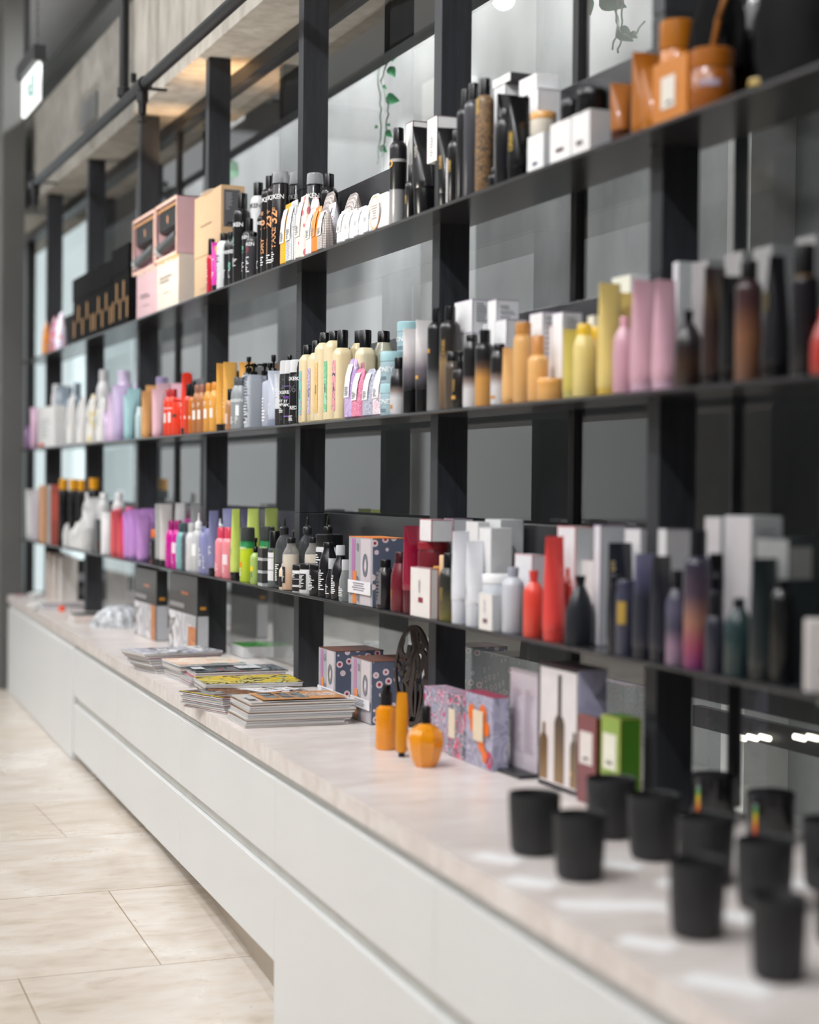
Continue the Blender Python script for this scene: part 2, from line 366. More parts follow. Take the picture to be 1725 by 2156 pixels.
# concrete beam with its soffit, two heights
XBM = 1.737
ys = onX(283, 120, XBM).y
struct('trim_1', MB().box(XBM, 2.2, -1, ys, TOPZ, 4.6), concrete_light, smooth=0)
struct('trim_2', MB().box(XBM+.02, 2.2, ys+.001, 13, TOPZ, 1.225+2.18), noisy('grey_concrete_beam', [(.3, '#86837d'), (.7, '#a09c95')], 2, .8, second=(12, [(.35, '#b5b0a8'), (.6, '#ffffff')], .4)), smooth=0)
struct('trim_3', MB().box(XG-.03, XG+.03, -1, 11.62, TOPZ-.055, TOPZ-.001), frame_m, smooth=0)
# glass partition
def glass_mat():
    m, nt, b = newmat('double_glazing'); out = nt.nodes['Material Output']; nt.nodes.remove(b)
    fr = N(nt, 'ShaderNodeFresnel'); fr.inputs[0].default_value = 1.5
    a = N(nt, 'ShaderNodeMath', operation='MULTIPLY'); a.inputs[1].default_value = 3
    c = N(nt, 'ShaderNodeMath', operation='MULTIPLY_ADD'); c.inputs[1].default_value = 2; c.inputs[2].default_value = 1
    d = N(nt, 'ShaderNodeMath', operation='DIVIDE')
    nt.links.new(fr.outputs[0], a.inputs[0]); nt.links.new(fr.outputs[0], c.inputs[0]); nt.links.new(a.outputs[0], d.inputs[0]); nt.links.new(c.outputs[0], d.inputs[1])
    t = N(nt, 'ShaderNodeBsdfTransparent'); t.inputs[0].default_value = (.74, .75, .75, 1)
    g = N(nt, 'ShaderNodeBsdfGlossy'); g.inputs['Roughness'].default_value = .0; mx = N(nt, 'ShaderNodeMixShader')
    nt.links.new(d.outputs[0], mx.inputs[0]); nt.links.new(t.outputs[0], mx.inputs[1]); nt.links.new(g.outputs[0], mx.inputs[2]); nt.links.new(mx.outputs[0], out.inputs[0])
    return m
gm = glass_mat()
for i, (a, b) in enumerate(((-1, 3.03), (3.036, 3.735), (3.765, 7.63), (7.66, 11.55))):
    wn = struct('window_%d' % (i+1), MB().quad((XG, b, ZD-.3), (XG, a, ZD-.3), (XG, a, TOPZ-.05), (XG, b, TOPZ-.05)), gm, smooth=0, recalc=False)
    if i: struct('mullion', MB().box(XG-.012, XG+.02, a-(.03 if i != 1 else .006), a, ZD, TOPZ-.05), frame_m if i != 1 else P('#8a8c8e', .2, 1), wn, smooth=0)
struct('trim_4', MB().box(XG-.03, XG+.03, 11.55, 11.66, 0, TOPZ-.05), frame_m, smooth=0)
# back room behind the glass
backw = noisy('back_room_plaster', [(.3, '#87898a'), (.5, '#a1a3a4'), (.7, '#b3b5b6')], 1.3, .8, sc=(1, 1, .6), second=(2.5, [(.3, '#9fa0a0'), (.7, '#ffffff')], .6))
struct('wall_back_room', MB().box(2.85, 2.95, -1, 22, -.5, 4.6), backw, smooth=0)
struct('floor_back_room', MB().box(XG+.03, 2.85, -1, 22, -.4, -.3), dark_wall, smooth=0)
struct('ceiling_back_room', MB().box(2.2, 2.85, -1, 14.4, 4.1, 4.2), dark_wall, smooth=0)
struct('trim_5', MB().box(2.14, 2.199, -1, 11.5, 1.225+1.527*(2.14/2.2), TOPZ-.001), frame_m, smooth=0)
for i, (y, wd, mt) in enumerate(((2.0, .35, frame_m), (4.1, .12, P('#d8d8d6', .6)), (6.3, .22, P('#c9cbcb', .6)))):
    struct('trim_%d' % (i+6), MB().box(2.70, 2.849, y, y+wd, -.29, TOPZ-.002), mt, smooth=0)
struct('trim_30', MB().box(2.45, 2.5, .5, 10.2, .66, 1.47), frame_m, smooth=0)  # made-up dark screen that darkens the lower view through the glass
wd = struct('window_5', MB().box(2.83, 2.848, 12.3, 17.5, .55, 2.6), EMIT('#dff0f4', 1.05), smooth=0)
# far end of the aisle: column, wall, ceiling and the opposite side
cxr = onZ(51, 1440, 0).x; pxr = onY(50, 900, YEND+.03).x
col_m = noisy('dark_grey_column_plaster', [(.3, '#575756'), (.7, '#6a6a68')], 1.1, .7, sc=(1, 1, .5))
struct('wall_column', MB().box(pxr-.13, pxr, YEND+.03, YEND+.6, 0, 4.6), col_m, smooth=0)
struct('wall_far', MB().box(-6, 3.2, 14.5, 14.7, 0, 4.6), concrete, smooth=0)
struct('wall_opposite', MB().box(-6.1, -6, -4, 22, -1, 4.6), concrete, smooth=0)
struct('wall_behind', MB().box(-6, 3.2, -4.1, -4, -1, 4.6), dark_wall, smooth=0)
struct('ceiling', MB().box(-6, 3.2, -4, 14.7, 4.6, 4.7), ceil_m, smooth=0)
struct('window_6', MB().box(.75, 1.85, 14.46, 14.49, .3, 4.4), EMIT('#e2f1f5', 1.0), smooth=0)
for i, (a, b, z, e) in enumerate(((-4.6, -3.4, .9, .42), (-3.25, -2.1, .9, .5), (-1.95, -.9, .9, .6), (-.75, .6, .3, .72))):  # unseen glowing panels, not openings, added to brighten the glass reflections
    struct('window_%d' % (7+i), MB().box(a, b, 14.46, 14.49, z, 4.3), EMIT('#d0d5d8', e*.62), smooth=0)

# ------------------------------------------------------------------ packs
def solve(c, x1, yt, r, X):
    ax, ay = px(c, x1, yt); D = 5.0
    for _ in range(6):
        p = onX(ax+r*F/D, ay, X); D = depth(p)
    return p
ZS = {'A': ZA, 'B': ZB, 'C': ZC, 'D': ZD}
KN = {'can': 'spray_can', 'bottle': 'bottle', 'pump': 'pump_bottle', 'tube': 'tube', 'jar': 'jar', 'pouch': 'pouch', 'nozzle': 'applicator_bottle', 'dome': 'spray_can'}
KC = {'can': 'spray can', 'bottle': 'bottle', 'pump': 'pump bottle', 'tube': 'tube', 'jar': 'jar', 'pouch': 'pouch', 'nozzle': 'bottle', 'dome': 'spray can'}
def mt(c, rough=.3):
    if not isinstance(c, str): return c
    dark = sum(lin(c)[:3]) < .12
    return P(c, rough*.8 if dark else rough, 0, .1 if dark else .35)
def dress(t, r, h, kw, fx=None):
    """label panels, lettering and fine print on the aisle side"""
    rr = r
    for (c, wf, z0, z1, *a) in kw.get('lab', []):
        g = a[0] if a else 0
        if fx is not None: obj('label', MB().box(fx-.001, fx, -wf*r-g*r, wf*r-g*r, h*z0, h*z1), mt(c, .55), t)
        else: obj('label', panel_mb(wf*2*r, h*(z1-z0), h*(z0+z1)/2, rr, g), mt(c, .55), t, smooth=80, recalc=False)
    rr = r+.0006
    for (s, sz, zf, c, *a) in kw.get('txt', []):
        ang = a[0] if a else .15; vert = a[1] if len(a) > 1 else False
        lettering(t, s, sz/100, mt(c, .5), h*zf, r=None if fx is not None else rr, x=None if fx is None else fx-.0018, ang=ang, vert=vert, y0=0 if fx is None else -ang*r)
    for i, (c, wf, z0, z1, n, *a) in enumerate(kw.get('ln', [])):
        g = a[0] if a else 0
        obj('fine_print', lines_mb(wf*2*r, h*(z1-z0), n, r=None if fx is not None else rr, x=0 if fx is None else fx-.0016, z=h*(z0+z1)/2, ang=g, seed=i+int(h*997)), mt(c, .5), t, smooth=0, recalc=False)
def build(kind, t, r, h, cols, kw):
    b, c = mt(cols[0]), mt(cols[1] if len(cols) > 1 else cols[0]); p = kw.get('p', 2); fy = kw.get('fy', 1); cf = kw.get('cf', .2); cr = kw.get('cr', .58)
    Q = lambda L, ff=1: [(z, x, x*(fy if ff else 1), p if ff else 2) for z, x in L]
    if kind == 'can':
        hb = h*(1-cf); sh = kw.get('sh', min(r*.9, h*.13))
        obj('can_body', MB().loft(Q([(0, r*.93), (.003, r), (hb-sh, r), (hb-sh*.7, r*.985), (hb-sh*.4, r*.9), (hb-sh*.15, r*max(cr, .6)+r*.1), (hb, r*cr*.98)])), b, t)
        m = MB().loft([(hb-.001, r*cr), (h-.004, r*cr), (h-.001, r*cr*.95), (h, r*cr*.8)]); obj('cap', m, c, t)
    elif kind == 'dome':      # straight can under a wide clear overcap
        hb = h*(1-cf)
        obj('can_body', MB().loft([(0, r*.95), (.003, r), (hb-.012, r), (hb-.010, r*.97), (hb-.004, r*.97), (hb-.003, r*.93), (hb, r*.93)]), b, t)
        obj('spray_nozzle', MB().loft([(hb, r*.35), (hb+(h-hb)*.5, r*.3), (hb+(h-hb)*.55, r*.2)], seg=14), mt('#2a2a2d'), t)
        obj('cap', MB().loft([(hb-.002, r*.99), (h-.008, r*.95), (h-.002, r*.9), (h, r*.78)]), c, t)
    elif kind == 'bottle':
        hb = h*(1-cf); sh = kw.get('sh', min(r*1.0, h*.2)); nk = kw.get('nk', 0)*h
        L = [(0, r*.9), (.004, r), (hb-nk-sh, r*kw.get('tp', 1)), (hb-nk-sh*.6, r*.95*kw.get('tp', 1)), (hb-nk-sh*.25, r*(.55+.35*cr)), (hb-nk, r*cr*1.02)]
        if kw.get('cut'): L = [(0, r*.9), (.004, r), (hb-nk-sh, r*kw.get('tp', 1)), (hb-nk, r*cr*1.1)]
        if nk: L += [(hb, r*cr*.9)]
        obj('bottle_body', MB().loft(Q(L), seg=36), b, t)
        ck = kw.get('ck', 0)   # flared cap
        obj('cap', MB().loft([(hb-.001, r*cr*(1-ck)), (h-.003, r*cr*(1+ck)), (h, r*cr*(.9+ck))]), c, t)
        if kw.get('liq'):
            cc, f = kw['liq']; z1 = h*f
            obj('liquid', MB().loft(Q([(.002, r*.85), (.006, r*.94), (min(z1-.002, hb-nk-sh), r*.94), (z1, r*.93)])), mt(cc), t)
    elif kind == 'nozzle':
        hb = h*(1-cf); sh = kw.get('sh', r*1.1)
        obj('bottle_body', MB().loft(Q([(0, r*.9), (.004, r), (hb-sh, r), (hb-sh*.6, r*.93), (hb-sh*.25, r*.65), (hb-sh*.1, r*.42), (hb, r*.4)]), seg=36), b, t)
        k = h-hb; obj('nozzle_cap', MB().loft([(hb, r*.5), (hb+k*.36, r*.52), (hb+k*.42, r*.44), (hb+k*.5, r*.2), (hb+k*.85, r*.1), (hb+k*.88, r*.13), (h, r*.07)]), c, t)
        if kw.get('liq'): cc, f = kw['liq']; obj('liquid', MB().loft([(.002, r*.85), (.006, r*.94), (h*f, r*.94)]), mt(cc), t)
    elif kind == 'pump':
        hb = h*(1-cf); sh = kw.get('sh', r*.5); k = h-hb
        obj('bottle_body', MB().loft(Q([(0, r*.92), (.003, r), (hb-sh, r), (hb-sh*.5, r*.9), (hb-sh*.1, r*.5), (hb, r*.42)]), seg=36), b, t)
        m = MB().loft([(hb-.001, r*.45), (hb+k*.35, r*.45), (hb+k*.4, r*.36), (hb+k*.42, r*.16), (hb+k*.72, r*.16)])
        m.loft([(hb+k*.7, r*.3), (hb+k*.95, r*.33), (h, r*.28)])
        if kw.get('spout', 1): m.tube([(0, 0, hb+k*.86), (-r*.9, -r*.15, hb+k*.84), (-r*1.15, -r*.2, hb+k*.7)], r*.13)
        obj('pump_head', m, c, t)
        if kw.get('liq'): cc, f = kw['liq']; obj('liquid', MB().loft(Q([(.002, r*.85), (.006, r*.94), (h*f, r*.94)])), mt(cc), t)
    elif kind == 'tube':
        ch = kw.get('ch', .13)*h; tw = kw.get('tw', 1.12)
        obj('cap', MB().loft([(0, r*.9), (.002, r*.93), (ch-.001, r*kw.get('cw', .97)), (ch, r*.9)]), c, t)
        L = []
        n = 9
        for i in range(n+1):
            f = i/n; z = ch+(h-ch)*(.02+.93*f); ry = r*(1-f**1.6)+.0015; rx = r*(1+(tw-1)*f**1.3)
            L.append((z, rx, max(ry, .0015), 2+f*.6))
        L.append((h, r*tw, .0014, 3)) if not kw.get('pt') else L.extend([(h*.985, r*tw*.75, .0014, 3), (h, r*tw*.35, .001, 3)])
        o = obj('tube_body', MB().loft([(ch, r*.96)]+L, seg=36), b, t)
        o.rotation_euler.z = kw.get('rz', random.uniform(-.25, .25))
    elif kind == 'jar':
        hb = h*(1-cf)
        obj('jar_body', MB().loft(Q([(0, r*.93), (.003, r*.98), (hb*.94, r*.98), (hb, r*.9)]), seg=36), b, t)
        obj('lid', MB().loft([(hb-.001, r*.99), (hb+.001, r), (h-.003, r), (h, r*.94)]), c, t)
    elif kind == 'pouch':
        ry, rx = r, r*.62; hh = h
        obj('paper_wrap', MB().loft([(0, rx*.75, ry*.9, 4), (.005, rx, ry, 4), (hh*.35, rx*1.02, ry*1.0, 3.4), (hh*.7, rx*.75, ry*.98, 3.2), (hh*.9, rx*.3, ry*.95, 3), (hh*.95, .003, ry*.93, 3), (hh, .002, ry*(.9 if not kw.get('rt') else .55), 3)], seg=36), b, t)
        if len(cols) > 1:
            m = MB(); w_ = ry*.62; zz = [hh*kw.get('l0', .35), hh*.55, hh*.72, hh*.91]
            xs = [-rx*1.02-.0015, -rx*.93-.0015, -rx*.74-.002, -rx*.28-.003]
            for i in range(3): m.quad((xs[i], w_, zz[i]), (xs[i], -w_, zz[i]), (xs[i+1], -w_, zz[i+1]), (xs[i+1], w_, zz[i+1]))
            obj('label', m, c, t, smooth=0, recalc=False)
            obj('fine_print', lines_mb(w_*1.3, hh*.16, 5, x=-rx*1.02-.0022, z=hh*.45, seed=int(hh*1e4)), mt('#8d8d90'), t, smooth=0, recalc=False)
POSTS = [(XP, XB, y, y+.05) for y in post_y]
REG = {'A': [], 'B': [], 'C': []}
def over(k, x0, x1, y0, y1, z0, z1):
    """how much of a footprint is already taken by posts or other packs of the shelf"""
    c = 0
    for (a, b, e, g) in POSTS: c += 1.5*max(0, min(x1, b+.001)-max(x0, a-.001))*max(0, min(y1, g)-max(y0, e))
    for (a, b, e, g, q0, q1) in REG[k]:
        if min(z1, q1)-max(z0, q0) > .002: c += max(0, min(x1, b)-max(x0, a))*max(0, min(y1, g)-max(y0, e))
    return c/((x1-x0)*(y1-y0))
def it(kind, c, x1, yt, cm, d, cols, label, bot=None, **kw):
    best = None; R0 = cm/200
    lock = kw.get('lock')
    for sf in ((1,) if lock else (1, .94, .88)):
        for dd in ((0,) if lock else (0, .4, -.4, .8, -.8, 1.3, -1.3, 2, -2, 3, -3, 4, -4, 5.5, -5.5, 7.5)):
            r = R0*sf; e = r*.62 if kind == 'pouch' else r; X = XF+.003+d/100+e+dd/100
            if X-e < XF-.001 and dd < 0 or X+e > XB+.006: continue
            p = solve(c, x1, yt, r, X); zb_ = ZS[c[0]] if bot is None else onX(*px(c, x1, bot), X).z
            k = over(c[0], X-e*.93, X+e*.93, p.y-r*.93, p.y+r*.93, zb_, p.z)+(dd*.010 if dd > 0 else -dd*.04)+(1-sf)*.25
            if best is None or k < best[0]: best = (k, r, X, p, e)
        if best and best[0] < .03: break
    _, r, X, p, e = best; zb_ = ZS[c[0]] if bot is None else onX(*px(c, x1, bot), X).z
    REG[c[0]].append((X-e*.96, X+e*.96, p.y-r*.96, p.y+r*.96, zb_, p.z))
    z0 = ZS[c[0]] if bot is None else onX(*px(c, x1, bot), X).z
    t = thing(kw.get('nm', KN[kind]), label, kw.get('cat', KC[kind]), (X, p.y, z0+.0004), kw.get('rot', 0), kw.get('group'))
    h = p.z-z0; build(kind, t, r, h, cols, kw)
    if kind != 'pouch': dress(t, r*(1 if kind != 'tube' else 1.0), h, kw, fx=(-r*.985 if kw.get('p', 2) > 3 else None))
    return t, r, h
def carton(c, x1, xm, x2, ym, d, cols, label, bot=None, dep=None, nm='carton', cat='box', edge=None, zb=None, fd=None, group=None, **kw):
    """x1 far front corner, xm near front corner, x2 near back corner, ym top at the near front corner"""
    best = None
    for dd in (0,) if kw.get('lock') else (0, .5, -.5, 1, -1, 1.6, -1.6, 2.4, -2.4, 3.4, -3.4, 4.6, -4.6, 6, -6):
        X = XF+.003+(d+dd)/100
        if X < XF-.001: continue
        q = onX(*px(c, xm, ym), X); ly = min(.5, fd or onX(*px(c, x1, ym), X).y-q.y)
        z0 = ZS[c[0]] if bot is None else onX(*px(c, xm, bot), X).z
        if zb is not None: z0 = zb
        l0 = max(.02, dep if dep else onY(*px(c, x2, ym), q.y).x-X)
        for sf in (1,) if kw.get('lock') else (1, .85, .7, .55, .42):
            lx = min(l0*sf, XB+.005-X)
            if lx < .018: continue
            k = over(c[0], X, X+lx, q.y, q.y+ly, z0, q.z)+(dd*.012 if dd > 0 else -dd*.07)+(1-lx/l0)*.2
            if best is None or k < best[0]: best = (k, X, q, ly, z0, lx)
    _, X, q, ly, z0, lx = best; h = q.z-z0; REG[c[0]].append((X, X+lx, q.y, q.y+ly, z0, q.z))
    t = thing(nm, label, cat, (X+lx/2, q.y+ly/2, z0+.0004), 0, group); pack(t, lx, ly, h, cols, edge, **kw)
    return t, lx, ly, h, z0
def pack(t, lx, ly, h, cols, edge=None, **kw):
    b = mt(cols[0], .5); a, g = lx/2, ly/2
    obj('box_body', MB().box(-a, a, -g, g, 0, h, .0008), b, t, smooth=0)
    if len(cols) > 1 and cols[1]: obj('front_face', MB().box(-a-.0008, -a, -g+.001, g-.001, .001, h-.001), mt(cols[1], .5), t, smooth=0)
    if len(cols) > 2 and cols[2]: obj('top_flap', MB().box(-a-.0006, a+.0006, -g-.0006, g+.0006, h-.0005, h+.0012), mt(cols[2], .5), t, smooth=0)
    if edge:
        m = MB(); e = .0014
        for (x, y) in ((-a, -g), (a, -g), (-a, g)): m.box(x-e*.6, x+e*.6, y-e*.6, y+e*.6, 0, h)
        m.box(-a-e*.6, -a+e*.6, -g, g, h-e, h+e*.4); m.box(-a, a, -g-e*.6, -g+e*.6, h-e, h+e*.4)
        obj('edge_line', m, mt(edge), t, smooth=0)
    for (cc, y0, y1, z0, z1) in kw.get('lab', []):    # fractions of the front face, y from the far side to the near side
        obj('label', MB().box(-a-.0018, -a-.0008, g-ly*y1, g-ly*y0, h*z0, h*z1), mt(cc, .55), t, smooth=0)
    for (cc, x0, x1, z0, z1) in kw.get('nlab', []):   # near face
        obj('label', MB().box(-a+lx*x0, -a+lx*x1, -g-.0018, -g-.0005, h*z0, h*z1), mt(cc, .55), t, smooth=0)
    for i, (cc, y0, y1, z0, z1, n) in enumerate(kw.get('ln', [])):
        obj('fine_print', lines_mb(ly*(y1-y0), h*(z1-z0), n, x=-a-.0022, z=h*(z0+z1)/2, y0=g-ly*(y0+y1)/2, seed=i+int(h*991)), mt(cc), t, smooth=0, recalc=False)
    for i, (cc, x0, x1, z0, z1, n) in enumerate(kw.get('nln', [])):
        obj('fine_print', lines_mb(lx*(x1-x0), h*(z1-z0), n, x=-g-.0022, z=h*(z0+z1)/2, y0=-a+lx*(x0+x1)/2, seed=i+int(h*983), plane='near'), mt(cc), t, smooth=0, recalc=False)
    for (s, sz, yf, zf, cc, vert) in kw.get('txt', []):
        lettering(t, s, sz/100, mt(cc), h*zf, x=-a-.0024, y0=g-ly*yf, vert=vert)

# ------------------------------------------------------------------ upper shelf
W, CRM = '#efeff0', '#ece4d4'
for x, y, cm, c, l in ((365, 1200, 7, PAT(['#e89a2e', '#d98432', '#b9b3c6'], 25), 'orange paper pouch, leftmost on the upper shelf'),
                    (430, 1150, 8, PAT(['#7d7d80', '#c94a52', '#a79cc0', '#d8d2dd'], 25), 'red and grey paper pouch, middle of three at the far upper end'),
                    (478, 1112, 9, PAT(['#ded9e6', '#c4bbdb', '#efeef2', '#c9718c'], 25), 'lilac and white paper pouch beside the black gold-streaked boxes')):
    it('pouch', 'A5', x, y, cm, 2, (c,), l)
BAG = noisy('matt_black_paper', [(.3, '#0b0b0c'), (.7, '#151516')], 12, .85, spec=.12)
for i, (x1, xm, y1, l) in enumerate(((585, 850, 725, 'farthest black gift box with gold brush strokes and a glossy black lid'),
                       (852, 1018, 640, 'middle black gift box with gold brush strokes, between its two neighbours'),
                       (1022, 1172, 480, 'tallest black gift box with gold brush strokes, beside the pink window boxes'))):
    t, lx, ly, h, z0 = carton('A5', x1, xm, None, y1, .5, (BAG,), l, dep=.085, nm='gift_box', group='black gift boxes on the upper shelf')
    obj('glossy_lid', MB().box(-lx/2-.003, lx/2, -ly/2-.003, ly/2+.003, h*.66, h+.003, .002), BAG, t, smooth=0)
    m = MB()
    for k in range(5):
        y = -ly*.42+ly*.84*k/4; zz = h*(.30 if k % 2 else .08); m.prism([(-lx/2-.0015, y-.013), (-lx/2-.0005, y-.013), (-lx/2-.0005, y+.013), (-lx/2-.0015, y+.013)], zz, zz+h*.26)
    obj('gold_brush_strokes', m, P('#b98434', .35, .6), t, smooth=0)
# pink and cream gift boxes, two by two
pk, cr = '#cfa9af', '#d3c8bc'
t1, lx, ly, h, _ = carton('A6', 165, 352, None, 900, .4, (pk,), 'pink printed gift box in the bottom row, beside the black boxes', dep=.09, nm='gift_box', ln=[('#8f7478', .2, .75, .38, .5, 2), ('#8f7478', .3, .7, .22, .25, 1)])
t2, lx2, ly2, h2, _ = carton('A6', 352, 543, None, 790, .4, (cr,), 'cream printed gift box in the bottom row under the right window box', dep=.09, nm='gift_box', ln=[('#8b7f74', .15, .75, .5, .66, 2), ('#8b7f74', .3, .75, .3, .33, 1)])
for (t, lx_, ly_, h_, c1_, c2_) in ((t1, lx, ly, h, pk, '#d9b9a4'), (t2, lx2, ly2, h2, cr, '#d9a45e')):
    m = MB(); n = 14; rn = random.Random(3)
    for k in range(n):
        y0, y1 = ly_/2-ly_*k/n, ly_/2-ly_*(k+1)/n; hh = h_*rn.uniform(.02, .12); m.quad((-lx_/2-.0012, y0, h_), (-lx_/2-.0012, y1, h_), (-lx_/2-.0012, y1, h_-hh), (-lx_/2-.0012, y0, h_-hh*.6))
    obj('dripping_edge_print', m, mt(c2_), t, smooth=0, recalc=False)
def window_box(x1, xm, ym, base, fdl, label, body):
    X = XF+.007; q = onX(*px('A6', xm, ym), X); y2 = onX(*px('A6', x1, ym), X).y; ly = y2-q.y-.002; h = q.z-base-.002; lx = .09
    t = thing('gift_box', label, 'box', (X+lx/2, q.y+ly/2, base+.002)); a, g = lx/2, ly/2; e = .012
    m = MB().box(-a, a, -g, -g+.004, 0, h).box(-a, a, g-.004, g, 0, h).box(-a, a, -g, g, 0, .004).box(-a, a, -g, g, h-.004, h).box(a-.004, a, -g, g, 0, h)
    obj('box_body', m, mt(body, .5), t, smooth=0)
    m = MB().box(-a-.001, -a+.001, -g, -g+e, 0, h).box(-a-.001, -a+.001, g-e, g, 0, h).box(-a-.001, -a+.001, -g+e, g-e, 0, e).box(-a-.001, -a+.001, -g+e, g-e, h-e, h)
    obj('window_frame', m, mt('#e9bfae', .5), t, smooth=0)
    obj('black_pouch', MB().box(-a+.008, a-.02, -g+.02, g-.02, h*.48, h*.9, .012), P('#17171a', .5), t)
    obj('gold_rim', MB().box(-a+.003, -a+.006, -g+.016, g-.016, h*.86, h*.90), P('#e2a868', .35, .5), t, smooth=0)
    o = lettering(t, '8', .03, mt('#e8a46a'), h*.68, x=-a+.0065)
    obj('styling_tool', MB().tube([(-a+.02, g-.03, h*.22), (-a+.02, -g+.02, h*.36)], .026, 18), P('#1b1b1e', .25, 0, .5), t)
    obj('silver_end', MB().tube([(-a+.019, g-.022, h*.2), (-a+.019, g-.05, h*.24)], .029, 18), P('#d8dadc', .2, .7), t)
    return t
zt1 = onX(*px('A6', 352, 880), XF+.007).z; zb1 = t1.location.z+h; zb2 = t2.location.z+h2
window_box(130, 325, 385, zb1, .2, 'pink window box with a black pouch inside, stacked beside the black boxes', pk)
window_box(334, 530, 256, zb2, .2, 'pink window box with a black pouch inside, stacked beside the tan cartons', pk)
t, lx, ly, h, z0 = carton('A6', 672, 930, 1222, 745, 4.2, ('#c9a882',), 'lower tan carton beside the cream gift box', dep=.09, fd=.37, lock=1, nm='carton', ln=[('#a88866', .25, .7, .2, .24, 1)])
t, lx, ly, h2_, z0 = carton('A6', 672, 930, 1222, 166, 4.2, ('#cba983',), 'upper tan carton wrapped in clear film, stacked on the lower tan carton', dep=.09, fd=.37, lock=1, zb=z0+h+.002, ln=[('#a5846a', .25, .78, .45, .5, 1)], nlab=[('#55555a', .12, .8, .35, .93)], nln=[('#9a9a9e', .2, .5, .6, .88, 9)])
obj('clear_film', MB().loft([(h2_+.001, .06, .10, 4), (h2_+.006, .05, .07, 3), (h2_+.016, .022, .02), (h2_+.022, .006, .01)], seg=14), CLEAR('#e8e6ea', .3), t)
KW = '#e9e9ea'
it('can', 'A6', 800, 660, 3.6, .2, ('#c3203f', K), 'small red spray can with a black cap, first in front of the tan cartons', cf=.3, cr=.7, ln=[('#e8c6dc', .6, .1, .6, 9)])
it('tube', 'A6', 848, 695, 3.6, .4, ('#e23fb4', '#2a2a2c'), 'hot pink tube with a black foot between a small red can and a white can', ch=.12, ln=[('#ffffff', .6, .25, .7, 10)])
it('tube', 'A6', 876, 725, 1.8, 1.4, ('#e3bd57', '#d3a93f'), 'slim yellow tube half hidden behind the hot pink tube', ch=.05, lock=1)
it('can', 'A6', 893, 610, 5, .4, ('#e6e8ea', K), 'white spray can with a black cap, next to the hot pink tube', cf=.14, cr=.55, lab=[('#cfd6d8', .7, .3, .75)], ln=[('#3a3a3e', .6, .15, .6, 9)])
it('pump', 'A6', 930, 515, 5, 5.5, (K, K), 'black pump bottle behind the white spray can of the upper shelf', cf=.22)
it('can', 'A6', 955, 600, 5, .3, ('#232326', K), 'black spray can with a domed shoulder, right after the white spray can', cf=.12, cr=.45, sh=.05, txt=[('REDKEN', 1.1, .62, W, .15)], ln=[(KW, .5, .1, .3, 6)])
it('pump', 'A6', 985, 490, 4.8, 5.5, ('#1c1c1f', K), 'black pump bottle with a broad head, second in the row behind the white spray can', cf=.28, spout=1)
it('can', 'A6', 1000, 600, 5, .3, ('#222225', K), 'black spray can with faint green digits, left of the tallest black can', cf=.12, cr=.45, sh=.05, txt=[('REDKEN', 1.2, .62, W, .15), ('08', 2, .35, '#7cc9b0', .1, True)], ln=[(KW, .5, .12, .28, 5)])
it('can', 'A6', 1043, 247, 5.7, .3, ('#1b1b1e', K), 'tall black spray can with white name and green figure, left of the white hairspray can', cf=.17, cr=.52, txt=[('REDKEN', 1.4, .64, W, .25), ('2', 3, .46, '#8fd8c0', -.1)], ln=[(KW, .55, .18, .28, 6, .2)])
it('can', 'A6', 1062, 250, 5.7, 7, ('#19191c', K), 'tall black spray can standing directly behind the tall one with the green figure', cf=.17, cr=.52)
it('can', 'A6', 1124, 475, 5, .3, ('#222226', K), 'short black spray can with mint digits, between the tall black can and the white one', cf=.2, cr=.5, txt=[('REDKEN', 1.1, .68, W, .1), ('10', 2, .48, '#79d3ac', 0, True)], ln=[(KW, .5, .12, .28, 5)])
it('can', 'A6', 1158, 600, 5, .3, ('#3a3a3f', K), 'short dark grey spray can with a red figure, just left of the white hairspray can', cf=.1, cr=.5, txt=[('REDKEN', 1.2, .72, W, .2), ('23', 1.6, .6, '#a5364f', .2)], ln=[(W, .65, .1, .45, 8, .1)])
it('can', 'A6', 1195, 150, 5.7, .3, ('#e4e5e7', K), 'tall white hairspray can with a black cap and black numeral disc', cf=.135, cr=.6, txt=[('REDKEN', 1.5, .76, '#55555a', .25), ('HARD', 1.7, .44, '#222226', .2), ('SPRAY', 1.7, .39, '#222226', .2), ('12', 1.7, .57, W, .0)], lab=[('#1f1f22', .42, .52, .62)], ln=[('#8a8a8e', .45, .2, .3, 6, .1)])
it('can', 'A6', 1258, 380, 4.6, .6, ('#1b1b1e', K), 'short slim black can squeezed between the white hairspray and the orange-lettered cans', cf=.1, cr=.5, txt=[('REDKEN', 1.1, .76, W, .2)], ln=[(KW, .5, .08, .2, 5)])
org = '#eaa772'
for (x, y, tx, l) in ((1297, 90, (('18', 2.7, .48, org, .25, True), ('DRY', 1.9, .27, org, .25, True)), 'black spray can lettered DRY in orange, left of the other two orange-lettered cans'),
                      (1350, 70, (('23', 3.0, .5, org, .3, True), ('FORCEFUL', .8, .25, org, .0, True)), 'black spray can lettered 23 in orange, middle of the orange-lettered cans')):
    it('can', 'A6', x, y, 5.5, .3, ('#201c1e', K), l, cf=.13, cr=.5, txt=(('REDKEN', 1.5, .74, W, .3),)+tx, ln=[(W, .6, .06, .16, 4, .3), (org, .35, .58, .62, 3, .3)])
it('dome', 'A6', 1396, 50, 5.4, .3, ('#201b1d', CLEAR('#b9bbbf', .45)), 'black spray can under a clear cap lettered TAKE 32 in orange', cf=.12, txt=(('REDKEN', 1.5, .73, W, .3), ('32', 3.2, .52, org, .35, True), ('TAKE', 2.1, .31, org, .35, True)), ln=[(W, .6, .06, .17, 5, .3), (org, .35, .58, .62, 3, .4)])
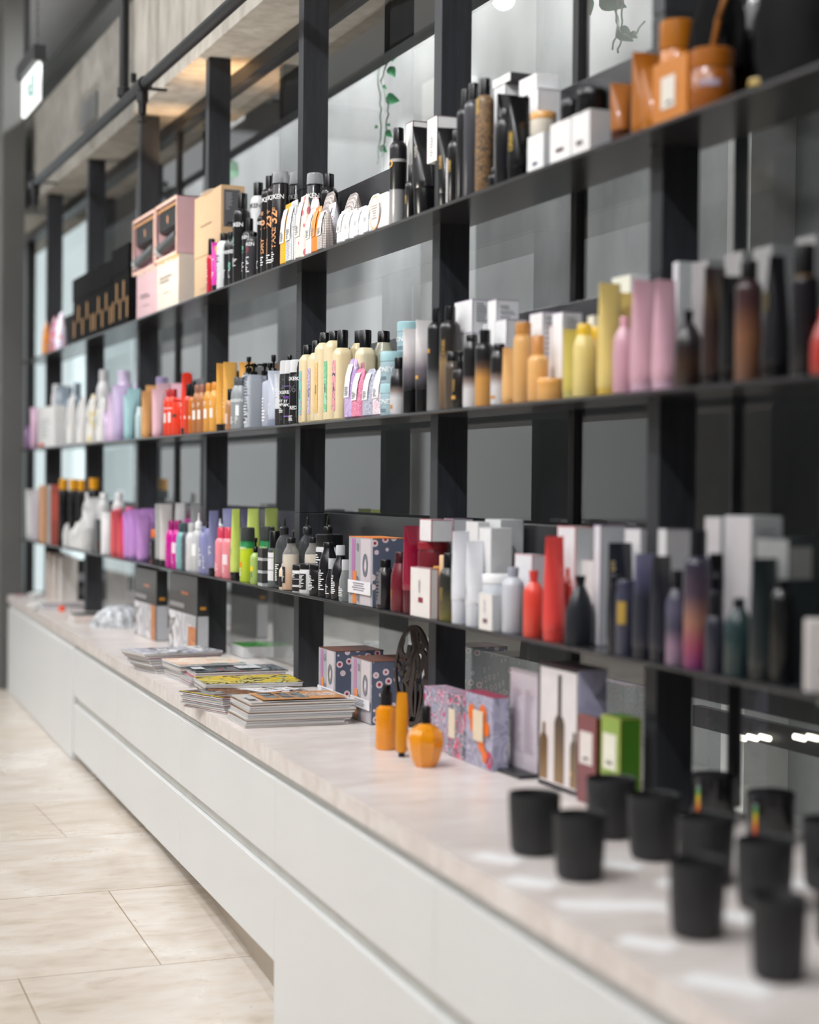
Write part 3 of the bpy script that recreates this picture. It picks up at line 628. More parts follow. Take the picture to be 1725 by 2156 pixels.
it('dome', 'A6', 1550, 58, 5.4, 6.5, ('#19191c', CLEAR('#b9bbbf', .45)), 'black spray can under a clear cap, standing behind the pink-flowered pouch', cf=.12, txt=[('REDKEN', 1.5, .74, W, .4)])
it('dome', 'A7', 412, 196, 5.4, 6.5, ('#19191c', CLEAR('#b9bbbf', .45)), 'black spray can under a clear cap, rightmost of the three clear-capped cans', cf=.12, txt=[('REDKEN', 1.5, .74, W, .4)])
it('can', 'A7', 35, 220, 5.4, 9.5, ('#161618', K), 'black spray can in the back row directly behind the DRY can', cf=.15, cr=.5)
it('can', 'A7', 215, 205, 5.4, 10, ('#161618', K), 'black spray can in the back row between two clear-capped cans', cf=.15, cr=.5)
it('can', 'A7', 540, 202, 5.6, 9.5, ('#161618', K), 'black spray can in the back row, last before the bare part of the upper shelf', cf=.15, cr=.55)
honey = VOR('#f4f4f5', '#5d6066', 210, .5, ring=True, rnd=0, extra='#e9e9ea'); brown = VOR('#8a7f7c', '#efe9e4', 200, .42, ring=True, rnd=0, extra='#6f6461')
flow = VOR('#efe4d6', '#dd7d84', 26, .42, rnd=.5, ring=True, extra='#cf6f7a'); tiny = VOR('#f3f0ee', '#c9714f', 190, .22, rnd=1); lil = VOR('#d9dce4', '#a9637a', 170, .25, rnd=.7)
for (c, x, y, cm, d, co, l, kw) in (
    ('A7', 152, 474, 7.0, .3, ('#f0b81c', '#f4f4f4'), 'yellow paper pouch with a white label, left end of the pouch row', {}),
    ('A7', 203, 444, 7.2, .3, (honey, '#f6f6f6'), 'grey and white honeycomb pouch beside the yellow one', {}),
    ('A7', 288, 400, 7.4, .3, (flow, '#f3ede4'), 'cream pouch printed with large pink blossoms', {}),
    ('A7', 386, 520, 6.2, .3, (tiny, '#f4f4f4'), 'low white pouch sprinkled with small orange marks, beside the pink blossom pouch', {}),
    ('A7', 436, 500, 6.0, .5, ('#ee8a2c', '#f3a65a'), 'plain orange paper pouch in the front row of pouches', {}),
    ('A7', 488, 510, 6.4, .3, (brown, '#f2f2f2'), 'brown ring-patterned pouch with a white label in the front row', {}),
    ('A7', 544, 468, 7.0, .3, (lil, '#eef0f3'), 'grey-lilac pouch dotted with small red marks', {}),
    ('A7', 668, 532, 6.0, .3, ('#eeeff1', '#fafafa'), 'plain white pouch with a narrow label, right after the grey-lilac dotted pouch', {}),
    ('A7', 735, 525, 6.6, .3, ('#e4e6e9', '#fbfbfb'), 'white pouch with a pointed label, second of the white pouches', {'l0': .05}),
    ('A7', 818, 500, 6.6, .3, (VOR('#eceaf1', '#8e7fb4', 120, .22, rnd=1), '#fbfbfb'), 'white pouch with a violet-speckled side, third of the white pouches', {'l0': .05}),
    ('A7', 905, 455, 6.8, .3, ('#c9ccd0', '#f4f5f6'), 'silvery white pouch beside the round-labelled one', {'l0': .05}),
    ('A7', 390, 415, 7, 5.4, (VOR('#f3eeee', '#e58a92', 28, .4, rnd=.6),), 'white pouch with pink blossoms in the second row', {'rt': 1}),
    ('A7', 498, 370, 9, 5.4, (brown,), 'tall brown ring-patterned pouch with a rounded top in the second row', {'rt': 1}),
    ('A7', 700, 380, 9, 5.4, (brown,), 'rounded brown and white ring-patterned pouch behind the white pouches', {'rt': 1}),
    ('A7', 915, 388, 8, 5.4, (VOR('#f2efee', '#6a5b57', 60, .22, rnd=1),), 'rounded white pouch with a small dark emblem behind the silvery pouch', {'rt': 1})):
    it('pouch', c, x, y, cm, d, co, l, **kw)
# round-labelled card pouch: a broad face turned to the camera
p = onX(*px('A7', 1100, 355), XF+.012); t = thing('pouch', 'white pouch with a large round peach-rimmed label next to the black-topped grey can', 'pouch', (XF+.03, p.y+.03, ZA), 0)
h = p.z-ZA; obj('paper_wrap', MB().loft([(0, .022, .05, 4), (.006, .026, .056, 4), (h*.6, .02, .055, 3), (h*.93, .006, .05, 3), (h, .003, .03, 3)]), mt('#efeff0'), t)
def disc(r, x, z, y0=0, n=28, r2=None, fy=.8):
    m = MB(); pts = [(x, y0+math.cos(2*math.pi*i/n)*r*fy, z+math.sin(2*math.pi*i/n)*r) for i in range(n)]
    if r2 is None: m.add(pts, [tuple(range(n))])
    else: m.add(pts+[(x, y0+math.cos(2*math.pi*i/n)*r2*fy, z+math.sin(2*math.pi*i/n)*r2) for i in range(n)], [(i, (i+1) % n, n+(i+1) % n, n+i) for i in range(n)])
    return m
obj('label', disc(h*.42, -.0285, h*.46), mt('#f7f7f8'), t, smooth=0, recalc=False); obj('label_rim', disc(h*.46, -.029, h*.46, r2=h*.4), mt('#e3a780'), t, smooth=0, recalc=False)
obj('fine_print', lines_mb(.05, h*.4, 6, x=-.030, z=h*.46, align='c'), mt('#9a8c86'), t, smooth=0, recalc=False)
# --- black and white group
it('can', 'A8', 90, 517, 4.8, .3, (GRAD([(0, '#8d8e90'), (.46, '#77787b'), (.47, '#121214'), (.83, '#121214'), (.84, '#8a8a8c'), (.87, '#8a8a8c'), (.88, '#17171a')], 0, .2), K), 'black spray can with a silver lower half, first right of the pouches', cf=.14, cr=.62, txt=[('O', 2, .62, '#b98a3e', .1)])
carton('A8', 240, 302, 428, 450, 6.5, ('#e9e8e8',), 'tall white carton with a thin dark edge line, behind the leaning black tube', edge='#6b4550')
it('bottle', 'A8', 232, 850, 3.4, .3, (K, K), 'tiny black bottle with gold print at the foot of the leaning black tube', cf=.3, cr=.6, txt=[('ORIBE', .6, .35, '#a08248', .2, True)])
t, r, h = it('tube', 'A8', 312, 492, 6.4, 1, ('#1b1b1e', '#101012'), 'leaning black tube between the silver-bottomed can and the white label card', ch=.3, tw=.95, txt=[('ORIBE', .8, .7, '#8b8378', .5, True)]); t.rotation_euler = (-.10, 0, 0)
t, lx, ly, h, z0 = carton('A8', 500, 560, 690, 790, 2.4, ('#1c1c1f',), 'low black carton carrying a tilted-looking white carton', dep=.06, lock=1)
carton('A8', 434, 522, 682, 400, 2.4, ('#ececec',), 'white carton with a dark edge line standing on a low black carton', zb=z0+h+.001, dep=.06, lock=1, edge='#7a6570', ln=[('#8d8d90', .3, .7, .1, .6, 8)])
it('tube', 'A8', 528, 517, 5.0, .2, ('#141416', '#0d0d0f'), 'black tube with gold lettering behind the white label card', ch=.15, txt=[('ORIBE', .9, .55, '#a8843e', .4, True)])
p = onX(*px('A8', 640, 765), XF+.004)
t = thing('carton', 'flat white carton with vertical letters and a small maroon square, at the shelf edge', 'box', (XF+.035, p.y+.035, ZA+.0003), math.radians(62)); h = p.z-ZA
obj('box_body', MB().box(-.012, .012, -.023, .023, 0, h, .001), mt('#efeae9', .5), t, smooth=0)
obj('label', MB().box(-.0135, -.0122, -.006, .006, h*.2, h*.3), mt('#5a2430'), t, smooth=0)
lettering(t, 'ORIBE', .009, mt('#8e8888'), h*.58, x=-.0136, vert=True)
it('bottle', 'A8', 618, 540, 4.6, .6, (K, K), 'black bottle with a gold vertical band, just right of the white label card', cf=.12, cr=.5, txt=[('ORIBE', .8, .5, '#b08d3e', .3, True)])
it('can', 'A8', 700, 165, 4.5, .3, ('#1a1a1d', K), 'tall black spray can, left of the three tallest on the upper shelf', cf=.17, cr=.52)
it('can', 'A8', 766, 112, 4.7, .3, ('#3a3b41', K), 'tall slate-grey spray can between the black and the bronze one', cf=.15, cr=.55)
it('can', 'A8', 872, 70, 4.5, .3, (PAT(['#6d5640', '#8a6c4c', '#57493c', '#9a7a55'], 60), K), 'tall bronze-mottled spray can with a black cap on the upper shelf', cf=.15, cr=.6, txt=[('ORIBE', 1, .75, '#b89a50', .3, True)])
it('bottle', 'A8', 985, 880, 3.6, .3, (K, K), 'small black bottle at the foot of the bronze-mottled can', cf=.3, cr=.6)
it('bottle', 'A8', 1050, 345, 4.8, .5, ('#17171b', K), 'black bottle with shiny shoulders, left of the broad black tube', cf=.1, cr=.5)
it('tube', 'A8', 1062, 213, 5, 3.4, ('#131315', '#0c0c0e'), 'broad black tube with a flat top behind the shiny-shouldered black bottle', ch=.12, tw=1.05, rz=0)
it('tube', 'A8', 1165, 228, 5.2, .4, ('#121214', '#0b0b0d'), 'broad black tube with gold vertical lettering beside the white cartons', ch=.14, tw=1.02, rz=0, txt=[('ORIBE', 1.2, .45, '#b5963c', .35, True)])
t, lx, ly, h, z0 = carton('A8', 1042, 1140, 1345, 112, 8, (W,), 'white carton behind the broad black tubes, under a flat black and white box', edge='#b8b4b8')
carton('A8', 1072, 1188, 1390, 5, 8, ('#3b3b3d', W), 'flat box with a white front and dark side, topmost left of the white cartons', zb=z0+h+.001, fd=.1)
t, lx, ly, h, z0 = carton('A8', 1352, 1442, 1640, 152, 7, ('#dcdde0', W), 'white carton with a grey printed panel, right of the broad black tubes', edge='#a7a2ab', nlab=[('#c3c5c9', .3, .7, .15, .75)])
carton('A8', 1392, 1420, 1625, 15, 8, (W,), 'flat white box, topmost right of the white cartons', zb=z0+h+.001, fd=.09)
it('jar', 'A8', 1365, 380, 6.0, 4.2, ('#d9d0c2', '#d8a05c'), 'cream jar with a peach lid behind the two smallest white cartons', bot=640, cf=.3)
carton('A8', 1345, 1487, 1560, 548, .2, ('#c9c9cb', W), 'small white carton with a navy square, leftmost of three at the shelf edge', lab=[('#3a3c5c', .35, .65, .12, .22)])
t2, lx, ly, h, z0 = carton('A3', 1242, 1388, 1400, 850, .2, ('#c6c2c2', '#f0ecea'), 'small white carton with a maroon square, middle of three at the shelf edge', dep=.05, lab=[('#3c1f2a', .3, .68, .22, .32)])
t = thing('jar', 'black round jar with a fluted top standing on the middle small white carton', 'jar', (t2.location.x, t2.location.y, z0+h+.001)); build('jar', t, .023, .045, ('#1a1a1c', '#0f0f11'), {'cf': .45})
t3, lx, ly, h, z0 = carton('A3', 1396, 1528, 1695, 788, .2, ('#b9bbbe', '#e9e6e6'), 'white carton with a dark square and grey side, rightmost of three at the shelf edge', lab=[('#33202c', .3, .62, .2, .3)])
t = thing('jar', 'black lidded jar standing on the rightmost small white carton', 'jar', (t3.location.x, t3.location.y, z0+h+.001)); build('jar', t, .034, .047, ('#101012', '#0a0a0c'), {'cf': .35})
# --- orange group
og, og2 = '#a9651a', '#c07314'
it('tube', 'A4', 215, 610, 4, 3, ('#a8672e', '#4a2a1c'), 'thin copper-coloured tube, first left of the orange group', ch=.25)
it('tube', 'A4', 368, 388, 5.6, 4, (og, og2), 'tall copper-orange tube beside the orange carton', ch=.1)
it('tube', 'A4', 440, 488, 5, .4, ('#b06a22', og2), 'shorter orange tube pressed against the orange carton', ch=.1)
t, lx, ly, h, z0 = carton('A4', 520, 765, 800, 372, .4, (og2,), 'big orange carton with a long white label', dep=.07, lab=[('#d9d2c8', .27, .68, .2, .72)])
obj('emblem', MB().box(-lx/2-.0026, -lx/2-.0016, -.012, .008, h*.27, h*.31), mt('#2a2a30'), t, smooth=0)
it('jar', 'A4', 565, 165, 7.4, 7.5, (og2, '#a56312'), 'tall orange jar behind the big orange carton', cf=.25)
it('jar', 'A4', 790, 372, 8.2, .6, ('#8f4e14', '#9c5915'), 'squat orange jar with pale lettering, right of the big orange carton', cf=.3, lock=1, txt=[('ORIBE', 1.1, .42, '#b9b6cf', .9)])
# crumpled black carrier bags on the shelf
t = thing('carrier_bag', 'slumped black bag with an orange edge on top of the orange jars', 'bag', (1.80, 2.86, ZA+.105))
rn = random.Random(5)
def blob(rx, ry, h, seed, n=30):
    rn = random.Random(seed); R = []
    for i in range(11):
        f = i/10; z = h*f; s = math.sqrt(max(0, 1-(f*1.0)**2.6))+.02; ring = []
        for j in range(n):
            a = 2*math.pi*j/n; k = 1+.13*math.sin(3*a+seed+f*4)+.07*math.sin(7*a+2*seed)+rn.uniform(-.04, .04); ring.append((rx*s*k*math.cos(a), ry*s*k*math.sin(a), z))
        R.append(ring)
    return MB().rings(R)
obj('bag_body', blob(.048, .075, .17, 2), BAG, t, smooth=60)
obj('orange_edge', MB().tube([(-.045, -.05, .0), (-.04, -.07, .08), (-.015, -.06, .14), (.01, -.03, .17)], .006), mt('#8a5312'), t)
t = thing('carrier_bag', 'big crumpled black bag at the right end of the upper shelf', 'bag', (1.775, 2.50, ZA+.001)); obj('bag_body', blob(.075, .14, .3, 4, 36), BAG, t, smooth=60)
t = thing('jar', 'low jar with a gold lid in front of the big crumpled black bag', 'jar', (XF+.035, onX(*px('A4', 1295, 550), XF+.035).y, ZA+.0004)); build('jar', t, .02, .022, ('#1c1c1e', '#b0923a'), {'cf': .5})

# ------------------------------------------------------------------ middle shelf
S = 'on the middle shelf'
it('tube', 'B1', 125, 905, 5, .5, ('#7b5f86', '#6d4c72'), 'purple tube at the far left end of the middle shelf', ch=.1)
it('tube', 'B1', 200, 680, 4.5, .5, ('#dcb6d0', '#caa3bf'), 'pale pink tube left of the white cartons '+S, ch=.08)
carton('B1', 275, 490, None, 650, 1, ('#e2e1e0', '#e8e7e6'), 'wide white carton block at the far end '+S, dep=.06, ln=[('#b9b9ba', .2, .8, .2, .7, 6)])
t = thing('vial', 'small vial with a bright red stopper lying in front of the wide white carton', 'bottle', (XF+.02, onX(*px('B1', 380, 1095), XF+.02).y, ZB+.012), .4)
obj('vial_body', MB().tube([(0, -.02, 0), (0, .02, 0)], .010, 14), P('#5f6163', .3), t); obj('red_stopper', MB().tube([(0, .02, 0), (0, .045, 0)], .0115, 14), P('#f0431f', .3), t)
it('bottle', 'B1', 455, 400, 6, 8, ('#e3e1e4', '#eeeeef'), 'white bottle behind the blue-grey tubes '+S, cf=.12, cr=.8)
it('tube', 'B1', 510, 415, 6, 5, ('#8c9aa6', '#6f7c88'), 'tall blue-grey tube beside the white pouches '+S, ch=.1)
it('bottle', 'B1', 600, 425, 6, 9, ('#7d8b97', '#6b7884'), 'blue-grey bottle in the back row behind the white pouches '+S, cf=.2, cr=.6)
it('bottle', 'B1', 700, 380, 6, 9, ('#75838f', '#62707c'), 'second blue-grey bottle in the back row behind the white pouches '+S, cf=.2, cr=.6)
for i, (x, y, l) in enumerate(((600, 520, 'leftmost of the four pale pouches '+S), (725, 540, 'second from the left of the four pale pouches '+S), (845, 520, 'pale pouch with a straw-yellow patch '+S), (960, 560, 'rightmost pale pouch, at the foot of the white bottle '+S))):
    it('pouch', 'B1', x, y, 9, .4, ('#e6e4e2' if i != 2 else PAT(['#e6e4e0', '#eae6dc', '#e0cf96', '#e8e6e4'], 14), '#f0efee'), l)
it('bottle', 'B1', 1000, 225, 7, 4.5, ('#d3d3d4', '#c0c0c2'), 'tall white bottle with a grey cap beside the lilac tubes', cf=.16, cr=.66, sh=.05)
it('tube', 'B1', 1090, 720, 5, .4, ('#cbb4d6', '#c9b2d4'), 'short lilac tube at the shelf edge, left of the other lilac packs', ch=.1)
it('tube', 'B1', 1140, 515, 5.2, 1.5, ('#e0c8e2', '#d6bcd8'), 'pale lilac tube between the short and the tall lilac tube', ch=.1)
it('tube', 'B1', 1195, 410, 6, 2.2, ('#c8b6da', '#bba8cf'), 'tall lilac tube in front of the lilac bottles', ch=.1)
it('bottle', 'B1', 1240, 235, 7.4, 9.6, ('#cdbbdb', '#d2c3df'), 'lilac bottle with a wide cap, left of two in the back row', cf=.14, cr=.8, sh=.03)
it('bottle', 'B1', 1455, 230, 7.4, 9.6, ('#c6b9da', '#bdafd4'), 'lilac bottle with a wide cap, right of two in the back row', cf=.14, cr=.8, sh=.03)
it('tube', 'B1', 1330, 525, 5, .4, ('#a4cdd2', '#93c0c6'), 'short aqua tube right of the lilac tubes', ch=.06)
it('tube', 'B1', 1375, 450, 5.6, 2.5, ('#a9d3d8', '#9acbd1'), 'tall aqua tube behind the short aqua one', ch=.06)
it('bottle', 'B1', 1465, 675, 4, .3, ('#bcd5da', '#cfe0e3'), 'small pale aqua bottle before the caramel tubes', cf=.15, cr=.7)
it('tube', 'B1', 1545, 480, 4.6, .4, ('#d7a266', '#c98f50'), 'left caramel-brown tube '+S, ch=.05)
it('tube', 'B1', 1600, 412, 4.8, 2, ('#dfa96e', '#cf9858'), 'right caramel-brown tube '+S, ch=.05)
it('tube', 'B2', 238, 572, 4.8, .4, ('#e9bcc6', '#d99eac'), 'shorter rose tube '+S, ch=.05)
it('tube', 'B2', 290, 502, 5.6, 2, ('#ecc3cf', '#dda6b6'), 'taller rose tube behind the shorter one '+S, ch=.05, tw=1.2)
it('tube', 'B2', 430, 500, 6.6, 9, ('#e9b6c4', '#dda6b6'), 'broad rose tube in the back row behind the red bottles', ch=.05, tw=1.2)
it('bottle', 'B2', 262, 425, 6.5, 10, ('#a99dbd', '#9a8db1'), 'dim lilac bottle in the back row behind the rose tubes', cf=.14, cr=.8, sh=.03)  # same lilac again, dimmed in the colour for its shaded place
rd = '#ee3d1c'
it('bottle', 'B2', 375, 572, 4.4, .3, (rd, '#b01c22'), 'left bright red bottle with a dark red cap '+S, cf=.17, cr=.62, sh=.025, txt=[('REDKEN', .7, .58, W, .2)], lab=[('#f3ece8', .35, .28, .48, .3)])
it('bottle', 'B2', 428, 570, 4.4, .3, (rd, '#b01c22'), 'right bright red bottle with a dark red cap '+S, cf=.17, cr=.62, sh=.025, txt=[('REDKEN', .7, .58, W, .2)], lab=[('#f3ece8', .4, .28, .5, .3)])
it('jar', 'B2', 480, 680, 6.4, .6, ('#ec3a1b', '#d92a1a'), 'wide red jar with a dark band between the red bottles and the red tube', cf=.1, lab=[('#4a3a3a', .8, .48, .56)])
it('tube', 'B2', 585, 370, 4.6, .4, ('#ef3a22', '#2c2526'), 'tall pointed bright red tube '+S, ch=.1, pt=1, tw=.95, ln=[(W, .3, .2, .6, 4)])
it('bottle', 'B2', 622, 508, 3.6, .4, ('#cf4425', K), 'slim red-orange bottle with a black cap beside the pointed red tube', cf=.25, cr=.6, lab=[('#e9dccf', .35, .3, .36, .2)])
it('bottle', 'B2', 678, 478, 3.6, .8, ('#c9701c', K), 'slim orange bottle with a black cap, second after the pointed red tube', cf=.3, cr=.55, lab=[('#e9dccf', .35, .28, .34, .2)])
for (x, y, b, c, l, k) in ((722, 522, '#b3703c', '#93604a', 'left brown bottle with a brown cap '+S, 1), (782, 515, '#ba7740', '#93604a', 'right brown bottle with a brown cap and a white square label '+S, 1),
                           (858, 500, '#e2a044', '#d68a2a', 'left honey-yellow bottle with an orange cap '+S, 1), (930, 488, '#eaa84a', '#d98c28', 'right honey-yellow bottle with an orange cap and a white square label', 1)):
    it('bottle', 'B2', x, y, 4.3, .3, (b, c), l, cf=.17, cr=.62, sh=.03, lab=[('#f1e9df', .45, .28, .47, .35)] if k else [], ln=[('#f3e5d2', .4, .52, .62, 3, .3)])
it('tube', 'B2', 1014, 262, 4, .4, ('#e5a94c', '#2a2625'), 'tall honey-yellow tube, left of two, standing on a black foot', ch=.1, rz=.2, ln=[('#f6e3c0', .5, .2, .35, 6)])
it('tube', 'B2', 1100, 245, 4.6, 1, ('#eab057', '#2a2625'), 'tall honey-yellow tube, right of two in the front', ch=.1, rz=.1, ln=[('#f6e3c0', .5, .3, .6, 5)])
it('tube', 'B2', 1296, 247, 5, 10, ('#e0a44c', '#2a2625'), 'honey-yellow tube alone in the back row behind the black pump', ch=.1)
it('bottle', 'B2', 1120, 570, 3.6, .3, ('#b48158', K), 'small brown bottle with a black cap, before the grey bottles', cf=.28, cr=.6, lab=[('#d9b9b4', .5, .15, .4, .2)])
for x, y, l in ((1190, 430, 'left grey bottle with a dark grey cap '+S), (1242, 430, 'right grey bottle with a dark grey cap and a white label '+S)):
    it('bottle', 'B2', x, y, 4.4, .3, ('#94999c', '#4c4f54'), l, cf=.16, cr=.55, sh=.035, tp=1, txt=[('REDKEN', 1, .55, W, .3)], lab=[('#e9ebec', .45, .26, .46, .4)] if x > 1200 else [], ln=[(W, .5, .1, .24, 5, .3)])
it('pump', 'B2', 1316, 180, 5.2, 4, ('#a9b7bf', K), 'blue-grey pump bottle behind the clear square pump bottle', cf=.24, spout=0)
it('pump', 'B2', 1366, 262, 5.6, .4, (CLEAR('#c3c8d0', .55), K), 'clear square pump bottle with a black pump and print on its side', cf=.2, p=5, ln=[(W, .7, .06, .35, 7), ('#5f6672', .9, .1, .85, 16, 1.3)], liq=('#b3b9c6', .82))
it('pump', 'B2', 1500, 255, 5.6, 4.5, (CLEAR('#b4bac6', .55), K), 'second clear pump bottle, partly hidden by the grey-lilac bottle', cf=.2, p=5, liq=('#a9b0be', .8))
it('pump', 'B2', 1568, 255, 5, .3, ('#b6bbcb', K), 'grey-lilac spray bottle with a black spray head '+S, cf=.27, spout=0, ln=[(W, .6, .06, .45, 8, .2)])
it('tube', 'B3', 232, 512, 5.6, 1.2, ('#c3c9d8', '#8f98ad'), 'pale blue-grey tube with a ribbed edge, behind the grey-lilac spray bottle', ch=.12, ln=[(W, .4, .2, .4, 5)])
it('pump', 'B3', 205, 342, 5.2, 7, ('#a8adbc', K), 'grey-lilac pump bottle in the second row behind the ribbed tube', cf=.3, spout=0)
it('pump', 'B3', 375, 345, 5.2, 8, ('#8b8f9a', K), 'pump bottle in the second row directly behind the white-capped black cans', cf=.25, spout=0)
it('tube', 'B3', 298, 545, 4.4, .4, ('#dfe1e6', '#3a3637'), 'white tube with a dark brown foot, left of the small black cans', ch=.32, tw=1.1, ln=[('#b7bac2', .6, .4, .75, 7)])
fl = VOR('#1d1d20', '#77777b', 120, .25, rnd=1)
it('dome', 'B3', 350, 405, 4.6, .3, (fl, CLEAR('#e6e6e8', .7)), 'small black speckled spray can with a milky cap, left of three', cf=.2, txt=[('REDKEN', 1, .5, W, .3), ('DRY', .9, .37, W, .2), ('SHAMPOO', .9, .31, W, .3)], ln=[(W, .5, .18, .28, 4, .3)])
it('dome', 'B3', 400, 402, 4.6, .6, ('#1f1f22', CLEAR('#e6e6e8', .7)), 'small black spray can with violet bands and a milky cap, middle of three', cf=.2, txt=[('REDKEN', 1, .5, W, .3), ('INVISIBLE', .8, .42, '#8a4fc0', .3), ('DRY', .9, .36, W, .2), ('SHAMPOO', .9, .30, W, .3)], lab=[('#8e63c4', .9, .12, .135, .4), ('#8e63c4', .9, .59, .60, .4)])
it('dome', 'B3', 455, 396, 5.2, .3, ('#1c1c1f', CLEAR('#ececee', .75)), 'black spray can with a milky cap and grey figure 06, right of three', cf=.19, txt=[('REDKEN', 1.1, .7, W, .3), ('06', 2.2, .54, '#4c4c50', .5), ('RED', 1.1, .25, W, .7)], ln=[(W, .55, .04, .13, 5, .3)])
it('can', 'B3', 533, 415, 3.0, .3, ('#1d1d20', K), 'narrow black can tucked in just before the cream bottles', cf=.05, cr=.8, txt=[('REDKEN', 1.1, .72, W, .1)], ln=[(W, .4, .1, .2, 5)])
cream = '#e3d1aa'
dots = VOR('#7fc8bd', '#d56aa2', 90, .3, rnd=.8)
for (x, y, cm, d, cf, lb, l) in (
    (564, 238, 5.3, .3, .125, dots, 'cream bottle with a teal strip of pink spots, leftmost of the cream bottles'),
    (658, 193, 5.3, .3, .15, VOR('#c9b6dd', '#8a62b5', 120, .35, rnd=1), 'cream bottle with a violet printed strip'),
    (734, 108, 6, .4, .115, VOR('#e6bd78', '#c98a5a', 150, .25, rnd=1), 'tall cream bottle with an orange-speckled strip'),
    (833, 88, 6, .4, .11, PAT(['#8fd1ad', '#6fbf83', '#a9dcc6'], 50), 'tall cream bottle with a green printed strip'),
    (922, 78, 5.6, .3, .2, PAT(['#e6a3aa', '#dd8f99', '#e8b0b4', '#5a3f55'], 45), 'cream bottle with a tall black cap and a pink strip in the front row')):
    t, r, h = it('bottle', 'B3', x, y, cm, d, (cream, K), l, cf=cf, cr=.58, sh=.022, p=3.2, lab=[(lb, .42, .1, .66, .1)])
    lettering(t, 'davines', .007, mt('#5a5060'), h*.36, r=r+.002, ang=.12, vert=True)
it('bottle', 'B3', 1108, 85, 5.6, 7.5, ('#dfd0a8', K), 'cream bottle in the back row, left of the one with a pink side label', cf=.14, cr=.58, sh=.022, p=3.2)
it('bottle', 'B3', 1165, 78, 5.6, 3.7, ('#e6d9b6', K), 'cream bottle with a tall black cap standing behind the blush and violet pouches', cf=.2, cr=.62, sh=.022, p=3.2, lab=[('#d98fa2', .5, .3, .62, 1.9)])
it('bottle', 'B3', 1345, 90, 6.4, 8.5, ('#a9a994', K), 'olive-grey bottle with a black cap in the back row', cf=.13, cr=.56, sh=.05)
for (x, y, cm, a, b_, l) in ((1018, 385, 7.6, PAT(['#c6b0d8', '#b79bcd', '#ddd0e6'], 30), '#f4f0f5', 'violet crinkled pouch, tallest of the four in front of the cream bottles'),
                             (1095, 488, 6.8, VOR('#d77a9a', '#e9b3c4', 200, .35, rnd=1), '#f2eef0', 'raspberry-pink speckled pouch beside the violet crinkled one'),
                             (1212, 492, 6.6, VOR('#b9bac8', '#8d8fa6', 170, .4, rnd=1), '#f2f2f4', 'grey speckled pouch beside the raspberry-pink one'),
                             (1316, 452, 7.6, PAT(['#efe4ea', '#e9dfe6', '#dfb9c9', '#f2ecf0', '#9a97a8'], 60, 3), '#f6f2f4', 'whitish pouch with pink veins, last before the light blue tubs')):
    it('pouch', 'B3', x, y, cm, .3, (a, b_), l, rt=1)
def tubs(c, x1, yt, cm, d, n, labels, bot=None):
    r = cm/200; X = XF+.003+d/100+r; p = solve(c, x1, yt, r, X); hh = (p.z-ZB)/n
    for i in range(n):
        t = thing('tub', labels[i], 'tub', (X, p.y, ZB+.0004+i*hh)); build('jar', t, r, hh-.0006, ('#a9c3cc', CLEAR('#b4dbe2', .75)), {'cf': .3})
        lettering(t, 'MONEY', .013, mt('#eef2f3'), hh*.42, r=r+.0006, ang=.35); obj('fine_print', lines_mb(r*.8, hh*.12, 2, r=r, z=hh*.14, ang=.3), mt('#5f7884'), t, smooth=0, recalc=False)
tubs('B4', 5, 520, 6.6, .3, 2, ('light blue tub lettered in white, lower of the short front stack', 'light blue tub lettered in white, upper of the short front stack'))
tubs('B4', 155, 250, 7.2, 6.5, 3, ('light blue tub at the bottom of the tall stack behind the black-footed tubes', 'light blue tub in the middle of the tall stack behind the black-footed tubes', 'light blue tub on top of the tall stack behind the black-footed tubes'))
wb = GRAD([(0, '#17171a'), (.35, '#222226'), (.6, '#6f6870'), (.85, '#d9d3d4'), (1, '#ece8e8')], 0, .19)
bw = GRAD([(0, '#dcdbdd'), (.3, '#d5d3d6'), (.42, '#8a7a74'), (.52, '#1e1c1e'), (1, '#161618')], 0, .15)
bo = GRAD([(0, '#d39a55'), (.35, '#cf9650'), (.5, '#5c4638'), (.6, '#1c1a1c'), (1, '#161618')], 0, .19)
it('bottle', 'B4', 95, 575, 4.6, .3, (bw, K), 'small bottle fading from white foot to black neck beside the blue tubs', cf=.2, cr=.5, sh=.04, lab=[('#b98647', .25, .1, .17, .2)])
it('tube', 'B4', 212, 312, 4.4, .4, (wb, '#141416'), 'left tube fading from black foot to white top', ch=.27, rz=.1, lab=[('#c7883c', .3, .62, .66, .2)])
it('tube', 'B4', 328, 236, 4.4, 1, (wb, '#141416'), 'right tube fading from black foot to white top', ch=.25, rz=.1, lab=[('#cfa04a', .35, .36, .4, .1)])
it('can', 'B4', 434, 126, 4.6, .3, (GRAD([(0, '#9a9a9c'), (.3, '#7b7b7e'), (.5, '#2a2a2d'), (1, '#17171a')], 0, .22), K), 'tall can fading from silver foot to black neck, left of two', cf=.14, cr=.5, lab=[('#c08a3c', .3, .56, .6, .1)])
it('can', 'B4', 545, 108, 5.3, .3, (GRAD([(0, '#5a4332'), (.3, '#7c5f3e'), (.5, '#8d7451'), (.62, '#2a2422'), (1, '#17171a')], 0, .24), K), 'tall can fading from bronze foot to black neck, right of two', cf=.14, cr=.5, txt=[('ORIBE', 1, .6, '#a8843e', .5, True)])
it('bottle', 'B4', 592, 525, 4, .3, ('#4d4238', K), 'small bronze bottle with a black cap before the tall ombre cans', cf=.16, cr=.8)
it('pump', 'B4', 655, 515, 4.4, .3, ('#1e1a18', K), 'small black pump bottle with a gold square at its foot', cf=.3, spout=0, txt=[('ORIBE', .8, .4, '#a8843e', .3, True)], lab=[('#c9953f', .45, .16, .22, .1)])
